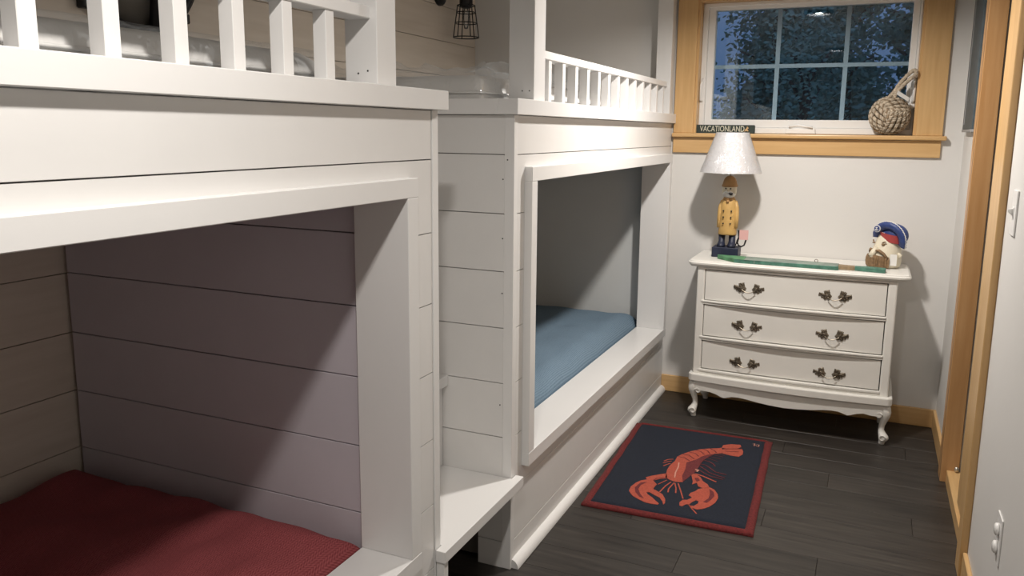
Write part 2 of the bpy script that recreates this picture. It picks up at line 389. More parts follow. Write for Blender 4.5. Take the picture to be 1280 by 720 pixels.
sa = frame('sash', -.854, .153, 1.478, 2.118, (.036, .042, .030, .034), 4.398, 4.455, 'vinyl', wi)
for x in (-.497, -.166): box('grille_bar', x-.011, x+.011, 4.437, 4.443, 1.520, 2.084, 'grille', wi)
box('grille_bar', -.818, .123, 4.436, 4.444, 1.786, 1.806, 'grille', wi)
box('glass_pane', -.819, .124, 4.428, 4.432, 1.519, 2.085, 'glass', wi)
# crank cover and side latch
cr = prism('crank_cover', [(-.43, 1.449), (-.28, 1.449), (-.284, 1.478), (-.425, 1.478)], 'y', 4.358, 4.397, 'vinyl', wi, .004)
tube('crank_handle', [(-.410, 4.352, 1.484), (-.37, 4.352, 1.492), (-.33, 4.352, 1.486), (-.295, 4.352, 1.482)], .0055, 'vinyl', wi)
tube('sash_latch', [(-.868, 4.388, 1.615), (-.874, 4.366, 1.622), (-.874, 4.364, 1.70), (-.868, 4.388, 1.735)], .005, 'vinyl', wi)
tube('sash_latch', [(.152, 4.388, 1.60), (.156, 4.360, 1.615), (.156, 4.358, 1.70), (.152, 4.388, 1.74)], .007, 'vinyl', wi)
box('latch_plate', .140, .165, 4.376, 4.388, 1.575, 1.765, 'vinyl', wi, .003)

# ------------------------------------------------------------------ bunk beds
LIN0, LIN1 = .380, 1.2905      # opening height
def boards_y(name, x0, x1, spans, zs, mat, par):
    for (a, b_) in spans:
        for z0, z1 in zs: box(name, x0, x1, a, b_, z0, z1, mat, par, .0008)
def bunk(label, ya, yb, oy0, oy1, near):
    """ya..yb length along the room, oy0..oy1 the opening of the lower berth"""
    t = root('bunk_bed', label, 'bunk bed', (XB-.6, (ya+yb)/2, 0), 'built-in bunk beds')
    lt = .046
    # core behind the boards
    multi('bunk_core', [(XB-.10, XB-.016, ya+.016, oy0-.004, .01, 1.49), (XB-.10, XB-.016, oy1+.004, yb-.016, .01, 1.49),
        (XB-.10, XB-.016, oy0-.004, oy1+.004, .01, LIN0-.004), (XB-.10, XB-.016, oy0-.004, oy1+.004, LIN1+.004, 1.49)], 'joint', t)
    # front boards: full length above and below the opening, short pieces beside it
    g = .0012
    zl = [1.4965]+[z for z in ZK if z < 1.49]+[0.0]
    for k in range(len(zl)-1):
        z1, z0 = zl[k]-g, zl[k+1]+g
        if z1-z0 < .01: continue
        tr0 = ya+.030 if not near else ya; tr1 = yb-.030 if near else yb
        if z0 > LIN1+lt or z1 < LIN0-lt: box('shiplap_board', XB-.016, XB, tr0, tr1, z0, z1, 'paint', t, .0008)
        else:
            zz0, zz1 = z0, z1
            if k == 1 or (z1 > LIN1+lt > z0):   # board cut by the top liner
                box('shiplap_board', XB-.016, XB, oy0-lt, oy1+lt, LIN1+lt, z1, 'paint', t)
            if z1 > LIN0-lt > z0: box('shiplap_board', XB-.016, XB, oy0-lt, oy1+lt, z0, LIN0-lt, 'paint', t)
            box('shiplap_board', XB-.016, XB, tr0, oy0-lt, zz0, zz1, 'paint', t)
            if tr1-(oy1+lt) > .01: box('shiplap_board', XB-.016, XB, oy1+lt, tr1, zz0, zz1, 'paint', t)
    # liner of the opening, standing proud of the boards
    xi, xo = XB-.128, XB+.026
    box('opening_header', xi, xo, oy0-lt, oy1+lt, LIN1, LIN1+lt, 'paint_trim', t, .0015)
    box('opening_sill', xi, xo, oy0-lt, oy1+lt, LIN0-lt, LIN0, 'paint_trim', t, .0015)
    box('opening_jamb', xi, xo-.0005, oy0-lt, oy0, LIN0, LIN1, 'paint_trim', t, .0015)
    box('opening_jamb', xi, xo-.0005, oy1, oy1+lt, LIN0, LIN1, 'paint_trim', t, .0015)
    # corner trims
    if near: box('corner_trim', XB-.05, XB+.003, yb-.028, yb, .0, 1.4965, 'paint_trim', t, .001)
    else: box('corner_trim', XB-.030, XB+.002, ya, ya+.028, .0, 1.4965, 'paint_trim', t, .001)
    # ledge capping the lower berth
    ov = .022
    e0, e1 = (ya, yb+ov) if near else (ya-ov, yb)
    box('ledge', XB-.045, XB+ov, e0, e1, 1.497, 1.545, 'paint_trim', t, .0015)
    if near: box('ledge', -2.19, XB-.045, yb-.03, yb+ov, 1.497, 1.545, 'paint_trim', t, .0015)
    else: box('ledge', -2.19, XB-.045, ya-ov, ya+.03, 1.497, 1.545, 'paint_trim', t, .0015)
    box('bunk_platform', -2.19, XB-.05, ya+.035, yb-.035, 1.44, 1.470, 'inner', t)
    box('bed_base', -2.19, XB-.135, ya+.14 if not near else ya+.02, 1.60 if near else yb-.01, .02, .30, 'joint', t)
    return t
nb = bunk('white shiplap built-in bunk nearest the camera, red blanket inside', YN, Y1, -.19, 1.5914, True)
fb = bunk('white shiplap built-in bunk beside the window, blue blanket inside', Y2, Y3-.002, 2.379, 4.214, False)

# near bunk: end partition lined with boards inside
box('end_partition', -2.19, XB-.10, 1.628, Y1-.012, .01, 1.49, 'joint', nb)
zs = []
zl = [1.435]+[1.382-.1832*k for k in range(0, 8)]
for k in range(len(zl)-1): zs.append((max(zl[k+1]+.0014, .03), zl[k]-.0014))
zi = [1.3810-.1835*k for k in range(8)]
for z0, z1 in [(zi[k+1]+.0014, zi[k]-.0014) for k in range(7)]+[(zi[0]+.0014, 1.436)]:
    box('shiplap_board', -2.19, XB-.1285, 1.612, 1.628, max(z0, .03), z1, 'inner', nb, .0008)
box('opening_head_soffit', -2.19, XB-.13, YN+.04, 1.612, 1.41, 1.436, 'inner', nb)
for z0, z1 in [(ZK[k+1]+.0014, ZK[k]-.0014) for k in range(3, 12)]:   # outer face towards the steps
    box('shiplap_board', -2.19, XB-.05, Y1-.012, Y1, max(z0, .01), min(z1, 1.4965), 'paint', nb)

# far bunk: end face towards the steps
zl = [1.4965]+[z for z in ZK if z < 1.49]+[.01]
for k in range(len(zl)-1):
    z1, z0 = zl[k]-.0012, zl[k+1]+.0012
    if z1-z0 < .02: continue
    if z1 < .31: box('shiplap_board', -1.128, XB-.030, Y2, Y2+.016, max(z0, .0), z1, 'paint', fb)
    elif z0 < .31: box('shiplap_board', -2.19, XB-.030, Y2, Y2+.016, .31, z1, 'paint', fb); box('shiplap_board', -1.128, XB-.030, Y2, Y2+.016, z0, .308, 'paint', fb)
    else: box('shiplap_board', -2.19, XB-.030, Y2, Y2+.016, z0, z1, 'paint', fb, .0008)
box('end_partition', -2.19, XB-.11, Y2+.03, Y2+.12, .01, 1.49, 'joint', fb)
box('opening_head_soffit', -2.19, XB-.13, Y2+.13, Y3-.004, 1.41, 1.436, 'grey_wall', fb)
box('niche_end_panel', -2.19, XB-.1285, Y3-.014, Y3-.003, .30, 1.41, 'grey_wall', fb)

# posts, rails and balusters on the ledges
def rails(t, y0, y1, ys, posts):
    for (a, b_, x0, x1) in posts: box('post', x0, x1, a, b_, 1.545, CEIL-.001, 'paint_trim', t, .0015)
    box('guard_rail', -1.082, -1.026, y0, y1, 1.685, 1.712, 'paint_trim', t, .002)
    for y in ys: box('baluster', -1.062, -1.030, y, y+.028, 1.545, 1.685, 'paint_trim', t, .001)
rails(nb, YN+.05, 1.513, [1.361-.1285*k for k in range(0, 13)], [(1.513, 1.589, -1.094, XB)])
rails(fb, 2.489, 4.245, [2.571+.1335*k for k in range(13)], [(2.395, 2.489, -1.098, XB), (4.245, Y3-.003, -1.090, XB+.0)])
# screws
def screw(p, ax, t):
    lathe('screw_hole', [(0, 0), (.0022, 0), (.0022, .001)], p, 'dark', t, 10, False, axis=ax)
for (p, ax, t) in [((XB-.0255, 1.47, 1.700), 'x', nb), ((-1.03, 2.2425-.0006, 1.36), 'y', fb), ((-1.045, 2.2425-.0006, 1.30), 'y', fb), ((-1.045, 2.2425-.0006, 1.115), 'y', fb), ((-1.045, 2.2425-.0006, .94), 'y', fb), ((-1.05, 2.2425-.0006, .57), 'y', fb), ((-1.05, 2.3945, 1.575), 'y', fb), ((-1.025, 2.3945, 1.575), 'y', fb), ((-1.06, 1.5125, 1.57), 'y', nb), ((-1.035, 1.5125, 1.575), 'y', nb)]:
    screw(p, ax, t)

# ladder steps in the gap between the bunks
st = root('step_ladder', 'white wooden steps in the gap between the two bunks', 'steps', (-1.1, 2.0, 0))
TZ = .325
prism('tread', [(-1.30, Y1+.002), (XB+.005, Y1+.002), (XB+.005, Y1-.030), (XB+.034, Y1-.030), (XB+.034, Y2+.030), (XB+.005, Y2+.030), (XB+.005, Y2-.002), (-1.30, Y2-.002)], 'z', TZ-.034, TZ, 'paint_trim', st, .0015)
box('riser', -1.283, -1.262, Y1+.002, Y2-.002, TZ+.0005, .609, 'paint_trim', st, .001)
box('tread', -1.60, -1.240, Y1+.002, Y2-.002, .610, .646, 'paint_trim', st, .0015)
box('riser', -1.583, -1.562, Y1+.002, Y2-.002, .647, .929, 'paint_trim', st, .001)
box('tread', -1.90, -1.540, Y1+.002, Y2-.002, .930, .966, 'paint_trim', st, .0015)
box('riser', -1.883, -1.862, Y1+.002, Y2-.002, .967, 1.249, 'paint_trim', st, .001)
box('tread', -2.19, -1.840, Y1+.002, Y2-.002, 1.250, 1.286, 'paint_trim', st, .0015)
box('support_leg', XB+.005, XB+.028, Y1-.026, Y1-.002, 0, TZ-.0345, 'paint_trim', st, .001)
box('back_panel', -1.30, -1.285, Y1+.002, Y2+.02, 0, TZ-.035, 'paint', st)

# ------------------------------------------------------------------ mattresses
t = root('mattress', 'mattress with red knitted blanket in the lower near bunk', 'mattress', (-1.67, .7, .30), 'mattresses in the bunks')
smoothbox('blanket', -2.192, -1.132, -.18, 1.606, .302, .446, 'red_knit', t, .16, 110, 150, .022, 7, 1.0)
t = root('mattress', 'mattress with blue knitted blanket in the lower far bunk', 'mattress', (-1.67, 3.3, .30), 'mattresses in the bunks')
smoothbox('blanket', -2.19, -1.142, 2.38, Y3-.016, .302, .447, 'blue_knit', t, .11, 80, 110, .014, 6, 2.0)
def upper(label, y0, y1, seed, cr, zt=1.622):
    t = root('mattress', label, 'mattress', (-1.66, (y0+y1)/2, 1.471), 'mattresses in the bunks')
    x0, x1 = -2.185, -1.135
    m_ = smoothbox('mattress_body', x0, x1, y0, y1, 1.471, zt, 'sheet', t, .035, 24, 40, .003, 4, seed)
    for z in (1.566,):
        r_ = .004; loop = [(x0, y0, z), (x1, y0, z), (x1, y1, z), (x0, y1, z)]
        pts = []
        for i in range(4):
            a, b_ = Vector(loop[i]), Vector(loop[(i+1) % 4])
            for q in range(10): pts.append(a.lerp(b_, q/10))
        tube('piping', pts, r_, 'sheet', m_, 6, True)
    # crinkled clear wrap: a separate loose skin around the mattress
    V, F = [], []; N1, N2 = 90, 26
    def prof(u, v):                      # u around the rim, v from bottom edge up over to the top
        return None
    nx, ny = 60, 110
    rad = .05
    for j in range(ny+1):
        for i in range(nx+1):
            a = .5-.5*math.cos(math.pi*i/nx); b_ = .5-.5*math.cos(math.pi*j/ny)
            X, Y = x0-.010+(x1-x0+.020)*a, y0-.014+(y1-y0+.028)*b_
            d_ = min(X-x0+.010, x1+.010-X, Y-y0+.014, y1+.014-Y); e = max(0, min(1, d_/.028)); e = math.sqrt(1-(1-e)**2)
            nz = abs(noise.noise(Vector((X*7, Y*7, seed+.3))))+.5*abs(noise.noise(Vector((X*19+3, Y*17, seed))))
            edge = math.exp(-((d_-.04)/.06)**2)
            z = 1.50+(zt+.006-1.50)*e+e*cr*(.004+.036*nz*edge+.008*nz)
            V.append((X+.004*noise.noise(Vector((X*30, Y*30, 5))), Y, z))
    for j in range(ny):
        for i in range(nx): F.append((j*(nx+1)+i, j*(nx+1)+i+1, (j+1)*(nx+1)+i+1, (j+1)*(nx+1)+i))
    add('plastic_wrap', V, F, 'film', t, True, label='crinkled clear plastic wrap')
upper('white mattress in clear plastic on the near top bunk', YN+.06, 1.50, 3.0, .12, 1.612)
upper('white mattress in crinkled plastic on the far top bunk', 2.275, Y3-.03, 9.0, 1.3)
# ------------------------------------------------------------------ dresser
DZ = .820
dr = root('dresser', 'cream painted three drawer dresser on curved legs under the window', 'dresser', (-.30, 4.12, 0))
BX0, BX1, BY0, BY1 = -.768, .150, 3.972, 4.318
def bow(x, amt=.018): u = (x-(-.309))/.46; return amt*max(0, 1-u*u)
# top: bowed front, clipped and rounded front corners, ogee edge
def top_outline(o):
    P = []
    x0, x1, yb = -.818+o*-1, .203+o, 4.325
    P.append((x1, yb)); P.append((x0, yb)); P.append((x0, 3.990))
    P += [(-.812-o*.7, 3.968-o*.7), (-.796-o*.5, 3.957-o), (-.775, 3.952-o)]
    for i in range(1, 16):
        x = -.775+(.935)*i/16; P.append((x, 3.952-o-bow(x, .010)))
    P += [(.160, 3.952-o), (.181+o*.5, 3.957-o), (.197+o*.7, 3.968-o*.7), (x1, 3.990)]
    return P
bm = bmesh.new(); rows = []
for o, z in ((-.028, DZ-.034), (-.016, DZ-.033), (-.010, DZ-.026), (-.001, DZ-.020), (0, DZ-.012), (-.004, DZ-.008), (-.006, DZ-.007), (-.007, DZ-.003), (-.012, DZ)):
    rows.append([bm.verts.new((p[0], p[1], z)) for p in top_outline(o)])
for a, b_ in zip(rows, rows[1:]):
    n_ = len(a)
    for i in range(n_): bm.faces.new((a[i], a[(i+1) % n_], b_[(i+1) % n_], b_[i]))
bm.faces.new(rows[0]); bm.faces.new(rows[-1][::-1]); bmesh.ops.recalc_face_normals(bm, faces=bm.faces)
frombm('dresser_top', bm, 'dresser', dr)
# carcase: side panels with rounded front stiles, back, rails
for sx, name in ((BX0, 'side_panel'), (BX1-.022, 'side_panel')):
    box(name, sx, sx+.022, BY0+.01, BY1, .232, DZ-.034, 'dresser', dr, .002)
box('back_panel', BX0+.022, BX1-.022, BY1-.012, BY1, .20, DZ-.035, 'dresser', dr)
for sx in (BX0+.0005, BX1-.0405):
    box('stile', sx, sx+.0395, BY0-.004, BY0+.020, .232, DZ-.034, 'dresser', dr, .007, 3)
DX0, DX1 = -.742, .111
def bowbar(name, x0, x1, yf, amt, z0, z1, mat, par, depth=.02, bev=.002, n=18):
    P = [(x0+(x1-x0)*i/n, yf-bow(x0+(x1-x0)*i/n, amt)) for i in range(n+1)]
    P += [(x1, yf+depth), (x0, yf+depth)]
    return prism(name, P, 'z', z0, z1, mat, par, bev)
multi('drawer_gap_shade', [(DX0+.002, DX1-.001, BY0+.024, BY0+.04, .262, .775)], 'dark', dr)  # near-black sheet standing in for shade behind the drawer gaps
DR = [(.618, .774), (.434, .596), (.262, .410)]
for z0, z1 in ((.775, .7855), (.6165+.0015, .5975), (.4325, .4115), (.2605, .236)):
    lo, hi = min(z0, z1), max(z0, z1)
    if hi-lo > .015:
        bowbar('drawer_rail', DX0, DX1, BY0-.004, .026, (lo+hi)/2+.001, hi, 'dresser', dr, .03)
        bowbar('drawer_rail', DX0, DX1, BY0-.001, .023, lo, (lo+hi)/2-.001, 'dresser', dr, .03)
    else: bowbar('drawer_rail', DX0, DX1, BY0+.002, .018, lo, hi, 'dresser', dr, .03)
def leafplate(cx, yy, cz, s):
    """floral backplate: rosette with leaves fanning outward; s = -1 left, +1 right"""
    bm = bmesh.new()
    def blob(x, z, rx, rz, rot, h):
        x, z, rx, rz = x*1.1, z*.95, rx*1.4, rz*1.35; n_ = 10; c = bm.verts.new((cx+s*x, yy-h, cz+z)); ring = []; ri = []
        for i in range(n_):
            a = 2*math.pi*i/n_; k_ = 1+(.18 if i % 2 else -.12)
            px, pz = rx*k_*math.cos(a), rz*k_*math.sin(a)
            X, Z = px*math.cos(rot)-pz*math.sin(rot), px*math.sin(rot)+pz*math.cos(rot)
            ri.append(bm.verts.new((cx+s*(x+X*.6), yy-h*.8, cz+z+Z*.6))); ring.append(bm.verts.new((cx+s*(x+X), yy+.001, cz+z+Z)))
        for i in range(n_):
            j_ = (i+1) % n_; bm.faces.new((c, ri[i], ri[j_])); bm.faces.new((ri[i], ring[i], ring[j_], ri[j_]))
    blob(0, 0, .012, .013, 0, .010); blob(.010, .014, .010, .006, 1.2, .007); blob(.0, .018, .007, .010, .2, .006)
    blob(.018, .004, .013, .006, .2, .007); blob(.028, .007, .010, .0055, .35, .005); blob(.033, .001, .006, .004, -.2, .004)
    blob(.010, -.012, .008, .006, -.9, .006); blob(.020, -.006, .009, .005, -.4, .005); blob(-.004, -.012, .006, .006, 0, .006)
    bmesh.ops.recalc_face_normals(bm, faces=bm.faces)
    return bm
dl = ['top drawer', 'middle drawer', 'bottom drawer']
hz = [.695, .505, .316]
for k, (z0, z1) in enumerate(DR):
    dw = bowbar('drawer', DX0+.017, DX1-.0055, BY0+.001, .010, z0+.003, z1-.003, 'dresser', dr, .022, .0015)
    for hx in (-.510, -.116):
        yy = BY0+.001-bow(hx, .010)
        o = None
        bmh = bmesh.new()
        o = frombm('handle', leafplate(hx-.031, yy, hz[k], -1), 'pewter', dw)
        # second plate and the hanging bail joined to the same handle
        b2 = leafplate(hx+.031, yy, hz[k]-.001, 1)
        V, F = tubevf([(hx-.032+.064*i/10, yy-.014-.006*math.sin(math.pi*i/10), hz[k]-.004-.013*math.sin(math.pi*i/10)) for i in range(11)], .0022, 6)
        bm2 = bmesh.new(); bm2.from_mesh(o.data)
        b2.verts.index_update(); mp = [bm2.verts.new(v.co) for v in b2.verts]
        for f in b2.faces: bm2.faces.new([mp[v.index] for v in f.verts])
        off = ORG[dw.name]; org = ORG[dw.name]
        for v in mp: v.co -= org
        mp = [bm2.verts.new(Vector(v)-org) for v in V]
        for f in F: bm2.faces.new([mp[i] for i in f])
        bm2.to_mesh(o.data); bm2.free(); b2.free(); bmh.free()
# base moulding and scalloped skirt
mo = [(-.786, 4.318), (-.786, 3.962), (-.770, 3.946)]+[(x, 3.946-bow(x, .026)) for x in [-.74+.86*i/14 for i in range(15)]]+[(.153, 3.946), (.169, 3.962), (.169, 4.318)]
prism('base_moulding', mo, 'z', .196, .236, 'dresser', dr, .006)
sk = [(-.748, .150), (-.70, .150), (-.67, .149), (-.64, .142), (-.615, .132), (-.60, .128), (-.585, .133), (-.56, .141), (-.53, .143), (-.49, .140), (-.44, .133), (-.38, .127), (-.31, .124), (-.24, .127), (-.18, .133), (-.13, .141), (-.09, .144), (-.06, .142), (-.035, .134), (-.02, .129), (-.005, .133), (.02, .142), (.05, .148), (.08, .142), (.132, .140)]
bm = bmesh.new(); fr_, bk = [], []
for x, z in sk:
    y = BY0-.016-bow(x, .020)
    fr_.append((bm.verts.new((x, y, z)), bm.verts.new((x, y, .197)))); bk.append((bm.verts.new((x, y+.018, z)), bm.verts.new((x, y+.018, .197))))
for i in range(len(sk)-1):
    for (a, b_) in ((fr_, 0), (bk, 1)): bm.faces.new((a[i][0], a[i+1][0], a[i+1][1], a[i][1]))
    bm.faces.new((fr_[i][0], bk[i][0], bk[i+1][0], fr_[i+1][0]))
bmesh.ops.recalc_face_normals(bm, faces=bm.faces)
frombm('skirt', bm, 'dresser', dr)
for sx in (-.768, .128): box('side_skirt', sx, sx+.018, 4.02, 4.30, .145, .197, 'dresser', dr, .002)
def cabriole(x, y, s, f):
    """curved leg with knee scroll and ball toe; s = outward x, f = forward"""
    bm = bmesh.new(); rings = []; n_ = 14
    st_ = [(.197, 0, .030), (.180, .006, .031), (.160, .012, .029), (.140, .013, .024), (.115, .006, .019), (.090, -.002, .0155), (.070, -.004, .0155), (.056, .002, .020), (.044, .010, .0255), (.032, .013, .0265), (.022, .010, .022), (.014, .006, .017), (.006, .004, .0165), (0, .004, .015)]
    for z, o, r_ in st_:
        r_ *= .86
        rings.append([bm.verts.new((x+s*o*.8+r_*math.cos(2*math.pi*i/n_), y-f*o*.7+r_*math.sin(2*math.pi*i/n_), z)) for i in range(n_)])
    for a, b_ in zip(rings, rings[1:]):
        for i in range(n_): bm.faces.new((a[i], a[(i+1) % n_], b_[(i+1) % n_], b_[i]))
    bm.faces.new(rings[0]); bm.faces.new(rings[-1]); bmesh.ops.recalc_face_normals(bm, faces=bm.faces)
    g = frombm('leg', bm, 'dresser', dr, True)
    # scrolls
    for (dx, z, r_) in ((-s*.018, .146, .014), (s*.004, .036, .0155)):
        sp = [(x+dx+r_*(1-q/26)*math.cos(q*.55)*s, y-f*.030+.006*(q/26), z+r_*(1-q/26)*math.sin(q*.55)) for q in range(22)]
        tube('scroll', sp, .0042, 'dresser', g, 6)
    return g
cabriole(-.752, 3.985, -1, 1); cabriole(.136, 3.985, 1, 1); cabriole(-.748, 4.285, -1, -.4); cabriole(.130, 4.285, 1, -.4)

# ------------------------------------------------------------------ table lamp: carved fisherman
LX, LY = -.660, 4.155
la = root('table_lamp', 'fisherman figure table lamp with white conical shade on the dresser', 'lamp', (LX, LY, DZ))
box('lamp_base', LX-.066, LX+.066, LY-.052, LY+.052, DZ+.0005, DZ+.052, 'navy', la, .003)
def ell(name, secs, mat, par, n_=20, smooth=True, **k):
    """stack of ellipses: (x, y, z, rx, ry)"""
    bm = bmesh.new(); rings = []
    for x, y, z, rx, ry in secs: rings.append([bm.verts.new((x+rx*math.cos(2*math.pi*i/n_), y+ry*math.sin(2*math.pi*i/n_), z)) for i in range(n_)])
    for a, b_ in zip(rings, rings[1:]):
        for i in range(n_): bm.faces.new((a[i], a[(i+1) % n_], b_[(i+1) % n_], b_[i]))
    bm.faces.new(rings[0]); bm.faces.new(rings[-1]); bmesh.ops.recalc_face_normals(bm, faces=bm.faces)
    return frombm(name, bm, mat, par, smooth, **k)
z = DZ+.052
for s in (-1, 1):
    cx_ = LX+s*.026
    ell('boot', [(cx_, LY-.016, z, .020, .030), (cx_, LY-.016, z+.010, .021, .031), (cx_, LY-.010, z+.020, .018, .024), (cx_, LY-.001, z+.030, .0165, .018), (cx_, LY, z+.075, .018, .018)], 'navy', la)
zc = z+.062
figure = ell('coat', [(LX, LY, zc, .046, .035), (LX, LY, zc+.006, .047, .037), (LX, LY, zc+.05, .044, .035), (LX, LY, zc+.11, .041, .033), (LX, LY, zc+.155, .040, .032), (LX, LY, zc+.178, .035, .028), (LX, LY, zc+.192, .026, .022), (LX, LY, zc+.200, .020, .018)], 'coat_y', la, 26)
for s in (-1, 1):
    tube('sleeve', [(LX+s*.031, LY, zc+.174), (LX+s*.040, LY-.003, zc+.14), (LX+s*.043, LY-.006, zc+.09), (LX+s*.043, LY-.012, zc+.035)], [.010, .0125, .0115, .010], 'coat_y', la, 10)
    for r_ in (0, 1, 2):
        lathe('button', [(0, -.003), (.0035, -.003), (.0045, 0)], (LX+s*(.020-.001*r_), LY-.0345-.002*r_, zc+.124-.032*r_), 'black', figure, 10, True, axis='y')
ell('collar', [(LX, LY-.006, zc+.176, .030, .024), (LX, LY-.006, zc+.186, .028, .024), (LX, LY-.004, zc+.196, .022, .02)], 'hat_y', la)
tube('collar_tab', [(LX-.002, LY-.033, zc+.176), (LX, LY-.036, zc+.168)], [.009, .006], 'hat_y', la, 8)
zh = zc+.196
hd = ell('head', [(LX, LY-.003, zh-.004, .018, .018), (LX, LY-.005, zh+.004, .032, .028), (LX, LY-.005, zh+.018, .036, .032), (LX, LY-.004, zh+.034, .037, .033), (LX, LY-.002, zh+.048, .036, .033), (LX, LY, zh+.060, .034, .032)], 'skin_w', la, 24)
ell('beard', [(LX, LY-.012, zh-.006, .016, .016), (LX, LY-.013, zh+.003, .029, .024), (LX, LY-.012, zh+.014, .034, .028), (LX, LY-.011, zh+.024, .030, .026)], 'white_p', hd, 20)
tube('moustache', [(LX-.024, LY-.030, zh+.019), (LX-.010, LY-.039, zh+.026), (LX, LY-.041, zh+.024), (LX+.010, LY-.039, zh+.026), (LX+.020, LY-.032, zh+.022)], [.003, .005, .004, .005, .003], 'white_p', hd, 8)
tube('nose', [(LX-.002, LY-.036, zh+.040), (LX-.002, LY-.043, zh+.031), (LX-.002, LY-.038, zh+.027)], [.004, .006, .004], 'skin_w', hd, 8)
for s in (-1, 1): lathe('eye', [(0, -.002), (.003, -.001), (.004, .001)], (LX-.001+s*.012, LY-.0365, zh+.042), 'black', hd, 10, True, axis='y')
tube('pipe', [(LX+.002, LY-.036, zh+.019), (LX+.010, LY-.046, zh+.015), (LX+.016, LY-.050, zh+.015)], [.0022, .0028, .003], 'black', la, 8)
tube('pipe_bowl', [(LX+.016, LY-.050, zh+.009), (LX+.016, LY-.050, zh+.022)], [.0075, .0085], 'black', la, 10)
ell('sou_wester_hat', [(LX, LY, zh+.050, .039, .038), (LX, LY, zh+.054, .041, .040), (LX, LY, zh+.062, .037, .035), (LX, LY, zh+.078, .033, .031), (LX, LY, zh+.092, .027, .025), (LX, LY, zh+.102, .016, .015), (LX, LY, zh+.106, .004, .004)], 'hat_y', la, 22)
zt = zh+.104
tube('lamp_rod', [(LX, LY, zt), (LX, LY, 1.43)], .003, 'brass', la, 8)
SZ0, SZ1, SR0, SR1 = 1.252, 1.452, .152, .080
lathe('shade_spider', [(.006, 1.425), (.010, 1.43), (.010, 1.445), (.004, 1.452)], (LX, LY, 0), 'brass', la, 12)
tubes('shade_ring', [([(LX, LY, 1.43), (LX+.088*math.cos(a), LY+.088*math.sin(a), 1.444)], False) for a in (0, 2.1, 4.2)], .0015, 'brass', la)
sh = lathe('lamp_shade', [(SR0, SZ0), (SR1, SZ1), (SR1-.002, SZ1), (SR0-.002, SZ0), (SR0, SZ0)], (LX, LY, 0), 'shade', la, 96, False)
V, F = [], []; nn, mm = 96, 14
for j in range(mm+1):
    for i in range(nn):
        v = j/mm; a = 2*math.pi*i/nn; r_ = SR0+(SR1-SR0)*v
        r_ += .0015+.0055*abs(noise.noise(Vector((math.cos(a)*3.2, math.sin(a)*3.2, v*2.2+4))))
        V.append((LX+r_*math.cos(a), LY+r_*math.sin(a), SZ0-.002+(SZ1-SZ0+.003)*v))
for j in range(mm):
    for i in range(nn): F.append((j*nn+i, j*nn+(i+1) % nn, (j+1)*nn+(i+1) % nn, (j+1)*nn+i))
add('plastic_wrap', V, F, 'film2', sh, True, label='crinkled clear plastic wrap')
tube('lamp_cord', [(LX+.052, LY+.030, DZ+.135), (LX+.056, LY+.02, DZ+.10), (LX+.053, LY+.0, DZ+.075), (LX+.060, LY-.004, DZ+.062), (LX+.074, LY-.004, DZ+.056), (LX+.086, LY+.01, DZ+.062), (LX+.092, LY+.02, DZ+.085), (LX+.090, LY+.03, DZ+.10)], .0042, 'black', la, 8)
tube('lamp_cord', [(LX+.054, LY-.03, DZ+.085), (LX+.060, LY-.02, DZ+.105), (LX+.050, LY-.035, DZ+.065)], .003, 'black', la, 8)
box('price_tag', LX+.062, LX+.106, LY-.004, LY-.003, DZ+.092, DZ+.142, 'pink_tag', la, label='pink paper tag')

# ------------------------------------------------------------------ small oar on the dresser
pa = root('oar', 'small green and grey painted wooden oar lying along the dresser front', 'oar', (-.3, 4.03, DZ))
z0, z1 = DZ+.0008, DZ+.019
def seg(name, P, mat, lab=None, h=(z0, z1)): return prism(name, P, 'z', h[0], h[1], mat, pa, .0015, label=lab) if lab else prism(name, P, 'z', h[0], h[1], mat, pa, .0015)
seg('blade_tip', [(-.690, 4.075), (-.685, 4.050), (-.590, 3.968), (-.545, 3.962), (-.545, 4.080)], 'green_p', 'bright green blade tip')
seg('blade', [(-.544, 3.9625), (-.135, 3.966), (-.112, 3.985), (-.112, 4.062), (-.544, 4.080)], 'grey_p', 'worn grey green blade')
seg('blade_edge', [(-.590, 3.964), (-.120, 3.959), (-.110, 3.968), (-.110, 3.974), (-.545, 3.9615), (-.590, 3.967)], 'teal_p', 'teal painted edge', (z0, z1-.001))
seg('shaft_band', [(-.1115, 3.988), (-.040, 3.990), (-.040, 4.030), (-.1115, 4.040)], 'brown_p', 'bare brown band')
seg('shaft', [(-.0395, 3.990), (.090, 3.975), (.094, 4.020), (.050, 4.034), (-.0395, 4.030)], 'teal_p', 'teal shaft')
tube('screw_eye', [(-.215+.0075*math.cos(a), 4.055, z1+.006+.0065*math.sin(a)) for a in [i*math.pi/6 for i in range(12)]], .0014, 'pewter', pa, 6, True)

